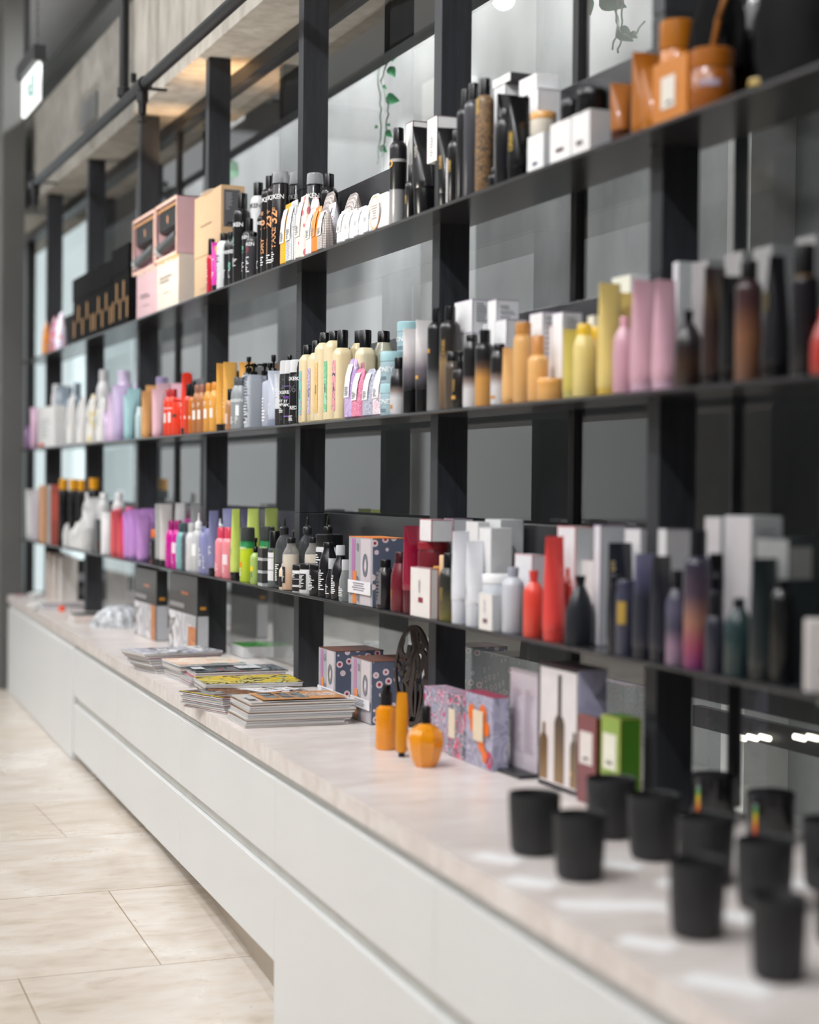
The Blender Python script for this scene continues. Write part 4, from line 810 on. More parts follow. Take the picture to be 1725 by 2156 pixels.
it('bottle', 'B4', 758, 365, 4.2, .4, (bw, K), 'black bottle with a white foot, directly left of the orange-footed can', cf=.1, cr=.7)
it('can', 'B4', 868, 322, 4.6, .3, (bo, K), 'spray can fading from orange foot to black neck', cf=.17, cr=.58, sh=.02)
it('bottle', 'B4', 1008, 450, 4, .4, (bw, K), 'black bottle with a white foot, directly left of the tan tube', cf=.12, cr=.7, lab=[('#c58a3a', .4, .1, .15, .3)])
it('can', 'B4', 900, 275, 5, 7, ('#c9c7cb', CLEAR('#e6e6e8', .6)), 'pale can with a clear cap in the back row behind the orange-footed can', cf=.16, cr=.6)
t, lx, ly, h, z0 = carton('B4', 682, 842, 1036, 345, 6.4, ('#dcdde0', W), 'lower white carton in the back row behind the tall ombre cans', edge='#b1a6b8')
carton('B4', 682, 842, 1036, 42, 6.4, ('#d9dadd', W), 'white carton with grey fine print stacked on top, behind the tall ombre cans', zb=z0+h+.001, edge='#a99fb2', nln=[('#a8aab0', .15, .85, .3, .9, 7)])
carton('B4', 1036, 1062, 1260, 46, 6.4, ('#d6d7da', W), 'tall white carton with grey fine print, right beside the stacked pair', fd=.05, nln=[('#a8aab0', .15, .85, .6, .95, 7)], edge='#a99fb2')
carton('B4', 1052, 1152, 1330, 224, 6, ('#dcdce0', W), 'low white carton behind the white-footed bottle and the tan can', edge='#b1a6b8')
tan = '#dba765'
it('tube', 'B4', 1112, 487, 4, .4, ('#dfae70', '#cf9a58'), 'short tan tube left of the tan spray can', ch=.06, tw=1.0, rz=0)
it('can', 'B4', 1215, 255, 4.5, .4, ('#dcaa6b', '#b97e3e'), 'tan spray can with a brown cap', cf=.16, cr=.82, sh=.015)
it('bottle', 'B4', 1345, 375, 4.8, .3, ('#e2ac6a', '#c98a4d'), 'tan bottle with a long brown neck and cap', cf=.3, cr=.6, sh=.012)
it('jar', 'B4', 1428, 765, 6.2, .2, ('#dfa863', '#e0a55a'), 'low tan jar at the shelf edge', cf=.3)
carton('B4', 1365, 1482, 1640, 160, 6.4, ('#d9dadd', '#efedee'), 'white carton with fine print behind the tan bottle, left of two alike', edge='#a99fb2', nln=[('#a8aab0', .12, .85, .45, .95, 9)])
carton('B5', 345, 370, 540, 505, 6.4, ('#d6d7da', W), 'white carton with fine print behind the yellow bottle, right of two alike', fd=.05, edge='#a99fb2', nln=[('#a8aab0', .12, .85, .5, .95, 9)])
carton('B5', 248, 335, 470, 622, 3.4, ('#e0d6d8', '#efe6e4'), 'narrow blush-white carton between the low tan jar and the yellow tube', lab=[('#c9885a', .3, .6, .28, .32)], edge='#d8aaa0')
it('tube', 'B5', 372, 662, 3.8, .3, ('#c9b860', '#bdb36e'), 'olive-yellow tube left of the yellow bottle', ch=.08, tw=1.1)
it('bottle', 'B5', 466, 615, 4.6, .3, ('#e2cd85', '#ddb62c'), 'pale yellow bottle with a bright yellow cap', cf=.16, cr=.66, sh=.03)
it('bottle', 'B5', 590, 640, 4.2, 4.2, ('#dfb548', '#e0b42a'), 'deep yellow bottle directly behind the pale yellow one', cf=.16, cr=.7)
carton('B5', 596, 650, 705, 535, 8, ('#e8e2d0',), 'cream carton behind the deep yellow bottle', edge='#d8d3c0')
it('tube', 'B5', 688, 245, 4.9, .5, ('#dcc478', '#d8b54e'), 'tall yellow tube beside the pink bottle', ch=.06, tw=1.02)
it('tube', 'B5', 835, 330, 4.4, 5.5, ('#d9bd72', '#cf9f3a'), 'second tall yellow tube, further back between the yellow tube and the pink tubes', ch=.06)
carton('B5', 818, 985, 1190, 162, 8.6, ('#dadbdc', '#e4e4d4'), 'wide white carton behind the tall yellow and pink tubes')
it('bottle', 'B5', 828, 550, 4.6, .3, ('#cf9fae', '#d49ba8'), 'dusty pink bottle with a narrow neck', cf=.13, cr=.42, sh=.045)
it('tube', 'B5', 985, 220, 5.4, .8, ('#cfa3b0', '#d4adc0'), 'left tall dusty pink tube', ch=.08, tw=1.0, rz=.1)
it('tube', 'B5', 1185, 215, 5.0, .8, ('#d2a5b4', '#d6b0c4'), 'right tall dusty pink tube', ch=.08, tw=.95, rz=.1)
carton('B5', 1190, 1300, 1375, 100, 8.6, ('#d2d0d4', '#dcd9dd'), 'white carton directly behind the right dusty pink tube')
carton('B5', 1370, 1420, 1645, 45, 8.2, ('#c4c8ca', '#d8d6da'), 'big white carton above the small dark brown bottle')
br1 = GRAD([(0, '#2c1a18'), (.35, '#3d2c20'), (.6, '#21161a'), (1, '#181216')], 0, .13)
it('bottle', 'B5', 1385, 490, 5.3, .3, (br1, '#0d0d0f'), 'small dark brown bottle with a flared black stopper', cf=.16, cr=.3, sh=.05, ck=.12)
it('tube', 'B6', 668, 362, 4.6, .5, (GRAD([(0, '#301f18'), (.5, '#2c1a18'), (.75, '#4a3a2a'), (1, '#2a1b22')], 0, .22), '#1a1214'), 'dark brown tube with an olive band right of the small dark bottle', ch=.1, tw=1.02)
it('tube', 'B6', 830, 440, 4.2, .8, ('#17181a', '#0d0d0f'), 'near-black tube between the dark brown tube and the copper bottle', ch=.12, tw=1.02)
it('can', 'B6', 970, 300, 4.8, .5, (GRAD([(0, '#6b4a3a'), (.4, '#7d543c'), (.7, '#3f2526'), (1, '#2c1c20')], 0, .2), '#0e0e10'), 'copper-brown can with a tall black cap', cf=.16, cr=.62, sh=.02)
it('tube', 'B6', 1210, 255, 5.2, .8, ('#19181d', '#0d0d0f'), 'broad near-black tube with a narrow top right of the copper can', ch=.12, tw=.6, lab=[('#4a4228', .3, .55, .7, .1)])
t, r, h = it('can', 'B6', 1478, 150, 4.6, .5, ('#1b191d', '#0d0d0f'), 'big black can with a gold collar at the right end of the middle shelf', cf=.24, cr=.72, sh=.01)
obj('gold_collar', MB().loft([(h*.70, r*.80), (h*.705, r*.84), (h*.755, r*.84), (h*.76, r*.80)]), P('#b08a4e', .3, .7), t)
it('bottle', 'B6', 1655, 740, 5, .3, ('#a83229', '#c01c2c'), 'red bottle cut off by the right edge of the picture on the middle shelf', cf=.15, cr=.4, sh=.06)
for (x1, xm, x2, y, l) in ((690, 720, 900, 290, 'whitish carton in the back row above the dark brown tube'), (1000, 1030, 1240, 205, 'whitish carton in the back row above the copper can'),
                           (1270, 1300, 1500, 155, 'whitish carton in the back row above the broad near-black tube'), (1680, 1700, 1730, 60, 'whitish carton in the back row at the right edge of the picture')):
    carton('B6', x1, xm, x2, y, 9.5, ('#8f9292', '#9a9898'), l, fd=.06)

# ------------------------------------------------------------------ lower shelf
S = 'on the lower shelf'
it('tube', 'C1', 150, 290, 7, 2, ('#dcdcdc', '#cfcfcf'), 'white tube at the far left end '+S, ch=.08)
it('bottle', 'C1', 212, 290, 8, 1.5, ('#bdb6be', '#c6c0c6'), 'pale grey-lilac bottle beside the orange box '+S, cf=.1, cr=.8)
carton('C1', 300, 362, 400, 245, .5, ('#c4803c', '#c98640'), 'narrow orange box at the far end '+S)
carton('C1', 395, 445, 545, 235, 1, ('#b3584c', '#8f8987'), 'grey box with a coral side panel at the far end '+S, ln=[('#6f6b6b', .1, .9, .2, .9, 8)], nlab=[('#d0604e', .2, .95, .4, .85)])
for i, (x, y, l) in enumerate(((536, 162, 'black bottle with a yellow-orange cap, first from the left of four'), (660, 166, 'black bottle with a yellow-orange cap, second from the left of four'),
                            (760, 172, 'black bottle with a yellow-orange cap, third from the left of four'), (896, 152, 'black bottle with a yellow-orange cap, rightmost of four'))):
    it('bottle', 'C1', x, y, 5.6 if i != 3 else 6, 3.2+i*1.6, ('#141417', '#dc9a1a'), l, cf=.16, cr=.85, sh=.012, lab=[('#2b2b2e', .6, .3, .6)])
rn = random.Random(11)
for k, (x, y, l) in enumerate(((570, 700, 'small white sachet, lowest on the left of the sachet pile'), (640, 760, 'small white sachet leaning low in front of the pile'), (700, 690, 'small white sachet in the middle of the pile'),
                               (745, 640, 'small white sachet high on the right of the pile'), (790, 570, 'small white sachet at the top of the pile'), (800, 740, 'small white sachet at the right foot of the pile'))):
    it('pouch', 'C1', x, y, 6.2, .3+k*.35, ('#dedddc', '#ecebea'), l, nm='sachet', cat='sachet', rot=rn.uniform(-.3, .3), group='white sachets in a pile')
for (x, y, cm, d, l) in ((835, 330, 6.4, 7, 'white bottle with a ridged cap, left of three in the back row'), (1005, 330, 6.4, 7, 'white bottle with a ridged cap, middle of three in the back row'), (1185, 328, 6.4, 7, 'white bottle with a ridged cap, right of three in the back row')):
    it('bottle', 'C1', x, y, cm, d, ('#c9c9ca', '#d4d4d5'), l, cf=.14, cr=.6, sh=.03)
it('tube', 'C1', 825, 520, 7, .5, ('#d2d2d2', '#c4c4c4'), 'grey-white tube with a seam, left of the small black box', ch=.5, tw=1.0)
it('tube', 'C1', 900, 390, 7, 3.5, ('#cdcdcd', '#bdbdbe'), 'grey-white tube behind the seamed one', ch=.1)
carton('C1', 978, 1020, 1055, 655, .3, ('#1c1a1a',), 'small black box between white tubes '+S, lab=[('#6b3a22', .3, .8, .15, .35)])
it('bottle', 'C1', 1052, 575, 6.2, .3, ('#e4e2e4', '#e9e9ea'), 'white straight-sided bottle before the coral tubes', cf=.12, cr=.9, sh=.006)
it('tube', 'C1', 1165, 545, 5, .6, ('#dc5f66', '#d05058'), 'left coral-red tube '+S, ch=.08, tw=1)
it('tube', 'C1', 1248, 632, 4.6, .3, ('#d9545c', '#c94850'), 'right coral-red tube, lower than its neighbour '+S, ch=.08, tw=1)
it('bottle', 'C1', 1200, 515, 5.4, 5.5, ('#4c4459', '#e78a9c'), 'dark bottle with a pink cap behind the coral-red tubes', cf=.14, cr=.8)
it('bottle', 'C1', 1337, 505, 5.4, 5.5, ('#4c4459', '#df5f8d'), 'dark bottle with a raspberry cap behind the lilac tubes', cf=.14, cr=.8)
it('tube', 'C1', 1305, 600, 4.6, 1.2, ('#dd2f86', '#e01a7a'), 'sliver of a magenta tube between coral and lilac ones', ch=.3)
lc = '#c794d6'
for (x, y, d, l) in ((1328, 560, .3, 'lilac-pink metallic tube, first from the left of four'), (1388, 530, 2, 'lilac-pink metallic tube, second from the left of four'), (1486, 600, .3, 'lilac-pink metallic tube, third from the left of four'), (1545, 520, 2, 'lilac-pink metallic tube, rightmost of four')):
    it('tube', 'C1', x, y, 5.6, d, (P('#d09adf', .25, .25), '#7f6792'), l, ch=.06, tw=1.15)
it('bottle', 'C2', 98, 430, 3.6, .3, ('#2a2a2c', '#e06a14'), 'small black bottle with an orange cap '+S, cf=.23, cr=.85, sh=.01, ln=[(W, .7, .25, .6, 6)], lab=[('#8a3a2a', .6, .02, .1)])
it('tube', 'C2', 160, 122, 4.6, 1, ('#a7a7a6', '#232325'), 'dull silver tube with a black foot beside the orange-capped bottle', ch=.1)
it('tube', 'C2', 210, 122, 5.2, .5, ('#d2cecb', '#232325'), 'whitish tube with a black foot and dark lettering left of the magenta bottles', ch=.1, ln=[('#4a4a4c', .4, .35, .7, 5)])
it('tube', 'C2', 382, 112, 5.2, 8, ('#bdbdbc', '#232325'), 'whitish tube in the back row behind the magenta bottles', ch=.1, tw=.75)
it('tube', 'C2', 570, 112, 5.2, 10, ('#8d8d8d', '#232325'), 'dim whitish tube in the back row behind the white nozzle bottle', ch=.1, tw=.75)  # whitish tube with the shade of the back row put into its colour
it('bottle', 'C2', 283, 322, 5, .3, ('#d4119a', '#9a0c68'), 'left magenta bottle '+S, cf=.2, cr=.62, sh=.03, tp=1, lab=[], ln=[('#f0a8dc', .4, .1, .6, 10, .1)])
it('bottle', 'C2', 358, 322, 5, .3, ('#d4119a', '#9a0c68'), 'right magenta bottle with a white label '+S, cf=.2, cr=.62, sh=.03, lab=[('#f3dfee', .6, .32, .54, .3)], ln=[('#f0a8dc', .4, .1, .3, 5, .2)])
it('bottle', 'C2', 500, 305, 5.6, 7.5, ('#3d3f45', '#a02a86'), 'bottle with a magenta cap in the second row behind the grey bottle', cf=.12, cr=.9)
it('bottle', 'C2', 412, 350, 4.8, .4, ('#7fb9bd', '#2f4a4e'), 'aqua bottle with a dark green cap '+S, cf=.2, cr=.62, sh=.03, ln=[('#e4f2f3', .3, .15, .55, 8, .1)])
it('bottle', 'C2', 472, 350, 4.8, .4, ('#4c5258', '#34393f'), 'slate-grey bottle beside the aqua one '+S, cf=.2, cr=.62, sh=.03, ln=[('#a9adb2', .3, .15, .55, 8, .1)])
it('bottle', 'C2', 526, 350, 5, .3, ('#d9dadb', '#b9babb'), 'white bottle with a grey cap left of the nozzle bottle', cf=.2, cr=.62, sh=.03, ln=[('#a9a9ac', .4, .15, .55, 8, .1)])
it('nozzle', 'C2', 600, 230, 5.2, .5, ('#c9cacb', '#efefef'), 'white applicator bottle with a pointed nozzle '+S, cf=.27, lab=[('#f4f4f4', .5, .28, .48, .4)])
it('bottle', 'C2', 682, 395, 5, .3, ('#8d8fba', '#7678a6'), 'left periwinkle bottle '+S, cf=.12, cr=.62, sh=.03, ln=[(W, .5, .15, .55, 9, .2)])
it('bottle', 'C2', 738, 340, 5, .6, ('#8284b0', K), 'right periwinkle bottle with a black cap '+S, cf=.12, cr=.6, sh=.04, ln=[(W, .5, .1, .35, 6, .2)])
it('tube', 'C2', 804, 203, 3.8, .4, ('#7d7fa6', K), 'tall periwinkle tube with a black foot left of the pink bottles', ch=.12, tw=1.0, ln=[(W, .6, .3, .45, 5, .2)])
it('tube', 'C2', 983, 178, 5.6, 6, ('#8688ad', K), 'periwinkle tube in the second row behind the pink bottles', ch=.12)
it('tube', 'C2', 1198, 182, 5.2, 9, ('#55546e', K), 'dim periwinkle tube in the back row between lime tubes', ch=.12)  # periwinkle darkened in the colour for the shade of the back row
it('nozzle', 'C2', 862, 300, 5, 8, ('#c2c5cf', '#dfe1e4'), 'pale applicator bottle in the back row behind the tall periwinkle tube', cf=.2)
for (x, l, k) in ((882, 'left pink bottle with a raspberry cap '+S, 0), (970, 'right pink bottle with a raspberry cap and a pale label '+S, 1)):
    it('bottle', 'C2', x, 404, 5, .3, ('#ee8d98', '#d9405e'), l, cf=.22, cr=.66, sh=.016, lab=[('#f0dce2', .6, .27, .47, .4)] if k else [], ln=[('#f9d3d8', .5, .1, .3, 5, .2)])
lime = '#c3d36a'
it('tube', 'C2', 1068, 183, 3.8, .4, (lime, '#222224'), 'tall lime tube on a black foot beside the pink bottles', ch=.11, rz=.15, ln=[('#6f9a6a', .45, .35, .45, 4, .2)], tw=.8)
it('tube', 'C2', 1250, 178, 5.4, 5, ('#c6d672', '#222224'), 'lime tube in the second row above the green can', ch=.11, rz=.1, tw=.75)
it('tube', 'C2', 1480, 174, 4.8, 9, ('#939f58', '#222224'), 'dim lime tube in the back row behind the second green can', ch=.11, rz=.1, tw=1.0)  # lime with back-row shade put into the colour
grn = GRAD([(0, '#b5cc3a'), (.66, '#c0d022'), (.72, '#b7cc30'), (.73, '#2c8a50'), (1, '#2c7d4c')], 0, .16)
it('dome', 'C2', 1183, 404, 5.2, .3, (grn, '#3a3f3d'), 'lime-green spray can with a dark cap '+S, cf=.24, txt=[('REDKEN', .9, .62, '#e6f0c0', .2)], lab=[('#e88a1e', .35, .27, .36, .15)], ln=[('#f1f5d8', .35, .1, .25, 5, .1)])
it('dome', 'C2', 1424, 394, 5.2, 5, (grn, '#3a3f3d'), 'second lime-green spray can with a dark cap, further back', cf=.24, txt=[('REDKEN', .9, .62, '#e6f0c0', .3)])
it('pump', 'C2', 1308, 532, 3.6, .3, ('#a9c46a', K), 'small lime oval bottle with a black pump '+S, cf=.32, spout=0, sh=.02, lab=[('#e6d020', .5, .28, .38, .3)], ln=[('#5f8a4a', .5, .1, .25, 4, .3)])
ytop = onX(*px('C2', 1448, 660), XF+.005).z; ybot = ZC; hh = (ytop-ybot)/3
yy = onX(*px('C2', 1448, 900), XF+.005).y
for i, l in enumerate(('small black cube box with a pale base, bottom of the stack of three', 'small black cube box with a pale base, middle of the stack of three', 'small black cube box with a pale base, top of the stack of three')):
    t = thing('cube_box', l, 'box', (XF+.005+.0185, yy+.026, ZC+.0004+i*hh), 0, 'black cube boxes stacked by the lime bottle')
    obj('lid', MB().box(-.0185, .0185, -.026, .026, hh*.24, hh-.001, .001), P('#3a3a3c', .6), t, smooth=0); obj('base', MB().box(-.017, .017, -.0245, .0245, 0, hh*.24), P('#c3c3c6', .6), t, smooth=0)
gl = CLEAR('#6e7476', .28)
it('bottle', 'C2', 1523, 450, 4.4, .3, (gl, K), 'clear glass bottle with a black cap and white paper labels', cf=.3, cr=.75, sh=.008, lab=[('#e4e4e6', .8, .12, .3, .3), ('#e4e4e6', .8, .31, .52, .3), ('#e4e4e6', .8, .53, .62, .3)], liq=('#7c8686', .12))
bl = '#1c1a1c'
LBL = dict(txt=[('OI', 1.0, .42, W, .4)], ln=[(W, .45, .12, .36, 9, .4)])
it('nozzle', 'C3', 207, 146, 5.6, .8, (CLEAR('#6f7375', .25), '#2a2a2c'), 'clear bottle with a black pointed nozzle, first from the left of three', cf=.24, sh=.045, lab=[(bl, .6, .05, .36, .3)], ln=[(W, .5, .1, .34, 9, .3)])
it('nozzle', 'C3', 452, 142, 5.6, 5.5, (CLEAR('#5f6365', .28), '#2a2a2c'), 'clear bottle with a black pointed nozzle, middle of three', cf=.24, sh=.045)
it('nozzle', 'C3', 672, 132, 5.6, 9.5, (CLEAR('#3f4244', .4), '#1a1a1c'), 'dark clear bottle with a pointed nozzle, furthest back of three', cf=.24, sh=.045)
it('bottle', 'C3', 362, 288, 5, 6.2, (CLEAR('#7d8183', .45), K), 'clear bottle with a domed black cap between two nozzle bottles', cf=.28, cr=.8)
it('bottle', 'C3', 242, 640, 3.4, .3, ('#ead3b0', '#d8d8d6'), 'tiny cream bottle at the foot of the left peach bottle', cf=.12, cr=.5, sh=.02, lab=[(bl, .7, .1, .5, .3)])
peach = '#e6bf97'
it('bottle', 'C3', 278, 366, 6.4, .4, (CLEAR('#c9c6c2', .16), '#1d1d1f'), 'rounded bottle of peach lotion with a black cap and label, left of two', cf=.1, cr=.5, sh=.042, nk=.06, liq=(GRAD([(0, '#dfae85'), (.6, '#e8bd93'), (1, '#efe2cf')], 0, .085), .68), lab=[(bl, .42, .14, .45, .1)], ln=[(W, .3, .16, .4, 9, .15)])
it('bottle', 'C3', 515, 360, 6.3, 5, (CLEAR('#c9c6c2', .16), '#1d1d1f'), 'rounded bottle of peach lotion with a black cap, right of two and further back', cf=.1, cr=.5, sh=.042, nk=.06, liq=(GRAD([(0, '#dfae85'), (.6, '#e8bd93'), (1, '#efe2cf')], 0, .085), .68))
jw = '#dcdcdd'
t, r, h = it('jar', 'C3', 384, 655, 5.2, .3, (jw, '#1a1a1c'), 'white jar with a black lid and broken black label, left of two', cf=.18, lab=[(bl, .8, .5, .68, .4), (bl, .8, .28, .47, .4), (bl, .8, .05, .2, .4)], ln=[(W, .5, .52, .66, 3, .3)])
it('jar', 'C3', 460, 640, 5.6, .3, (jw, '#1a1a1c'), 'white jar with a black lid and tall black label, right of two', cf=.18, lab=[(bl, .62, .14, .66, .35)], ln=[(W, .45, .18, .62, 10, .35)])
it('jar', 'C3', 563, 648, 5.6, .3, ('#1c1a1d', '#121214'), 'black jar with a black lid and white fine print', cf=.18, txt=[('OI', .7, .6, W, .2)], ln=[(W, .5, .15, .55, 9, .35)])
it('jar', 'C3', 634, 326, 8.6, 5.4, ('#d3d3d5', '#17171a'), 'large white jar with a shiny black lid in the second row', cf=.2, lab=[(bl, .4, .12, .7, .25)], ln=[(W, .3, .2, .66, 11, .25)])
it('bottle', 'C3', 668, 415, 6, .3, ('#17151a', '#19191b'), 'glossy black apothecary bottle with a cylindrical neck', cf=.09, cr=.56, sh=.055, nk=.07, ln=[(W, .45, .12, .45, 9, .3)], txt=[('OI', .7, .48, W, .2)])
it('bottle', 'C3', 743, 588, 3.8, .3, ('#19171b', CLEAR('#d9dadd', .6)), 'small black bottle with a clear cap, left of the taller one', cf=.25, cr=.6, sh=.04, nk=.05, ln=[(W, .5, .1, .35, 6, .3)])
it('bottle', 'C3', 803, 446, 5.4, .3, ('#17151a', CLEAR('#d9dadd', .6)), 'black bottle with a clear cap beside the apothecary bottle', cf=.18, cr=.5, sh=.05, nk=.08, ln=[(W, .45, .1, .4, 9, .3)], txt=[('OI', .7, .43, W, .2)])
it('bottle', 'C3', 884, 600, 3.9, .3, (CLEAR('#aab0ae', .4), CLEAR('#d9dadd', .6)), 'small clear bottle with a clear cap, left of the patterned gift box', cf=.25, cr=.6, sh=.04, nk=.05, ln=[(W, .5, .1, .35, 6, .3)])
it('bottle', 'C3', 925, 640, 3.6, 2.2, (CLEAR('#9fbf9f', .45), CLEAR('#d9dadd', .6)), 'small greenish clear bottle touching the patterned gift box', cf=.2, cr=.6, ln=[(W, .5, .2, .5, 6, .3)])
flower = VOR('#5f667a', '#e6d3da', 34, .36, rnd=.2, ring=True, extra='#b02a40')
eyes = PAT(['#8b8a90', '#b7b6bc', '#c9c2c6', '#d7b6b4', '#c3c6c4', '#d1cdd6'], 12, 0, .4)
def gift(c, x1, xm, x2, ym, d, label, top, dep=None, bx=None, tagz=None):
    X = XF+.003+d/100
    if bx is None: t, lx, ly, h, z0 = carton(c, x1, xm, x2, ym, d, (flower, '#a9a8ad', top), label, dep=dep, nm='gift_box')
    else: t, lx, ly, h = bx; pack(t, lx, ly, h, (flower, '#a9a8ad', top))
    a, g = -lx/2, ly/2
    m = MB(); m.box(a-.0018, a-.0008, g-ly*.28, g-ly*.14, h*.35, h*.98); obj('violet_band', m, mt('#b274a8'), t, smooth=0)
    obj('orange_band', MB().prism([(a-.0026, g-ly*.34), (a-.0012, g-ly*.34), (a-.0012, g-ly*.2), (a-.0026, g-ly*.2)], h*.02, h*.5), mt('#e58428'), t, smooth=0)
    obj('pale_band', MB().box(a-.0018, a-.0008, g-ly*.93, g-ly*.52, .003, h-.003), mt('#cfc5cb'), t, smooth=0)
    for (yy_, zz_, rr_) in ((.72, .6, .17), (.4, .36, .07), (.4, .86, .06), (.43, .12, .06)): obj('eye_motif', disc(h*rr_, a-.0032, h*zz_, y0=g-ly*yy_, r2=h*rr_*.55, fy=.62), mt('#6f717c'), t, smooth=0, recalc=False)
    if tagz: obj('paper_note', MB().box(a-.006, a-.0045, -g+ly*.02, g-ly*.04, h*tagz[0], h*tagz[1]), mt('#e9e7ea', .6), t, smooth=0); obj('fine_print', lines_mb(ly*.8, h*(tagz[1]-tagz[0])*.7, 4, x=a-.0066, z=h*(tagz[0]+tagz[1])/2, align='c'), mt('#9a98a2'), t, smooth=0, recalc=False)
    return t, lx, ly, h
gift('C3', 992, 1247, 1590, 376, .4, 'patterned gift box with an orange top and a white note on the lower shelf', '#ee8a35', tagz=(.17, .36))
it('bottle', 'C3', 1283, 600, 5, -.2, ('#1f1c20', K), 'black bottle with a decorative grey label in front of the patterned gift box', cf=.16, cr=.6, sh=.03, lab=[('#6c6b70', .5, .1, .75, .2)], ln=[('#2a2a2c', .4, .15, .7, 8, .2)])
it('bottle', 'C3', 1438, 518, 5.4, .2, ('#6c1426', '#3a0f18'), 'deep maroon bottle with a dark cap before the maroon tube', cf=.19, cr=.62, sh=.05, txt=[('ORIBE', .7, .3, '#b07a3c', .1, True)])
it('tube', 'C4', 212, 205, 5.6, .2, (P('#8d1534', .2, 0, .6), '#4f0f20'), 'glossy maroon tube with a crimped top', ch=.27, tw=1.02, rz=.1)
t, r, h = it('jar', 'C4', 340, 345, 8.4, 1.6, ('#6d1020', '#8e1226'), 'large deep-red jar carrying white cartons', cf=.1, lock=1, txt=[('ORIBE', .9, .5, '#a8843e', .2, True)])
zj = t.location.z+h
carton('C4', 366, 470, 656, 148, 2.5, ('#cfd1d4', '#ece9ea'), 'white carton with a red edge line standing on the large deep-red jar', zb=zj+.001, edge='#b5324a', lock=1)
carton('C4', 640, 668, 845, 140, 8, ('#cdcfd3', W), 'white carton with a plum edge line behind the left white tube', fd=.06, edge='#6d4a6a')
p = onX(*px('C4', 462, 590), XF+.004)
t, lx, ly, h, z0 = carton('C4', 282, 462, 480, 595, .1, ('#d9d3cf', '#ebe6e2'), 'white carton with a maroon square and vertical letters, beside the gold-capped bottle', dep=.016, edge='#a02a44', lab=[('#8b1a2e', .42, .64, .3, .4)], txt=[('ORIBE', .9, .48, .62, '#9a9096', True)])
it('bottle', 'C4', 456, 570, 4, .3, ('#3a1530', '#cf9638'), 'small plum bottle with a gold cap', cf=.33, cr=.6, sh=.015)
it('bottle', 'C4', 522, 470, 3.6, 4, ('#e9d9c9', '#e9c49a'), 'small peach-white bottle behind the gold-capped one', cf=.3, cr=.7)
it('bottle', 'C4', 540, 452, 5.2, .5, (GRAD([(0, '#7c7436'), (.2, '#57522c'), (.5, '#2c2d27'), (1, '#1c1d1c')], 0, .16), K), 'black bottle with an olive-gold foot before the white tubes', cf=.22, cr=.6, txt=[('ORIBE', .9, .4, '#9a8840', .3, True)])
it('tube', 'C4', 655, 252, 4.5, .3, ('#dfe0e6', '#d3d5dd'), 'left tall white tube '+S, ch=.25, tw=1.02, rz=.05, ln=[('#a3a5ad', .2, .75, .85, 3)])
it('tube', 'C4', 782, 342, 4.5, .3, ('#e2e3e8', '#d6d8df'), 'right tall white tube, lower than its neighbour '+S, ch=.25, tw=1.02, rz=.05, ln=[('#a3a5ad', .2, .3, .5, 6)])
carton('C4', 785, 895, 1000, 170, 6.5, ('#cfcfd0', '#e6e4e4'), 'white carton in the second row between the tall white tubes')
carton('C4', 905, 1012, 1205, 225, 5, ('#c9cacb', '#e6e5e6'), 'white carton with a dark square, in front of a taller one', ln=[('#8f8f92', .35, .65, .35, .6, 6)], lab=[('#55565c', .4, .65, .17, .24)])
carton('C4', 1060, 1098, 1306, 148, 9.2, ('#c3c4c5', '#dfdfe0'), 'taller white carton in the back row behind the squat white jar', fd=.09)
it('jar', 'C4', 930, 640, 7, 4.0, ('#c9ccd2', '#eeeef0'), 'squat white jar with a broad lid behind the cream carton', cf=.16)
carton('C4', 903, 1022, 1132, 828, .2, ('#c3c4c8', '#e8e3de'), 'small cream carton with a brown square in front of the squat white jar', lab=[('#6f4a4e', .35, .65, .2, .32)], ln=[('#b8aeb0', .4, .6, .45, .8, 5)])
it('bottle', 'C4', 1110, 580, 5.2, .3, ('#c3c6ce', '#9ba0ac'), 'pale grey bottle with a grey flared cap', cf=.15, cr=.48, sh=.022, ck=.08)
carton('C4', 1232, 1385, 1512, 472, 7.5, ('#d2cfd4', '#e2e1e6'), 'low white carton between the pale grey bottle and the red tube', edge='#d99aa0')
red = '#e04a3c'
it('bottle', 'C4', 1305, 610, 4.6, .3, (red, '#c93a34'), 'bright coral-red bottle with a flared cap', cf=.17, cr=.42, sh=.03, ck=.1)
it('tube', 'C4', 1485, 300, 5, .3, ('#dd4440', '#d23f3a'), 'tall coral-red tube beside the coral-red bottle', ch=.1, tw=.88, rz=.0)
it('bottle', 'C5', 430, 500, 5, 4.5, ('#b03a34', '#c0302a'), 'coral-red bottle half hidden behind the coral-red tube', cf=.12, cr=.5)
carton('C5', 412, 570, 775, 130, 7, ('#c6c9cc', '#dedce0'), 'white carton with red edge lines behind the coral-red tube', edge='#d9706e', lock=1)
carton('C5', 778, 802, 1020, 115, 7, ('#bfc2c6', '#d5d3d8'), 'white carton with a plum edge line, right of the red-edged one', fd=.03, edge='#8d6f92', lock=1)
it('bottle', 'C5', 470, 570, 6.8, .3, ('#2b2d33', '#15161a'), 'rounded black bottle with a flared stopper', cf=.15, cr=.3, sh=.09, ck=.15, fy=.7)
carton('C5', 608, 802, 868, 440, 5.2, ('#c3c0be', '#dad8d8'), 'white carton directly behind the rounded black bottle', edge='#a58d96')
navy = '#23242f'
it('tube', 'C5', 862, 272, 5.2, 4.5, (navy, '#1a1b23'), 'broad navy tube with a gold emblem near its top', ch=.1, tw=1.05, rz=0, txt=[('S', 2, .78, '#8a7a55', .5)])
it('bottle', 'C5', 865, 560, 3.2, .3, ('#202129', '#17181e'), 'slim navy bottle at the foot of the broad navy tube', cf=.12, cr=.9)
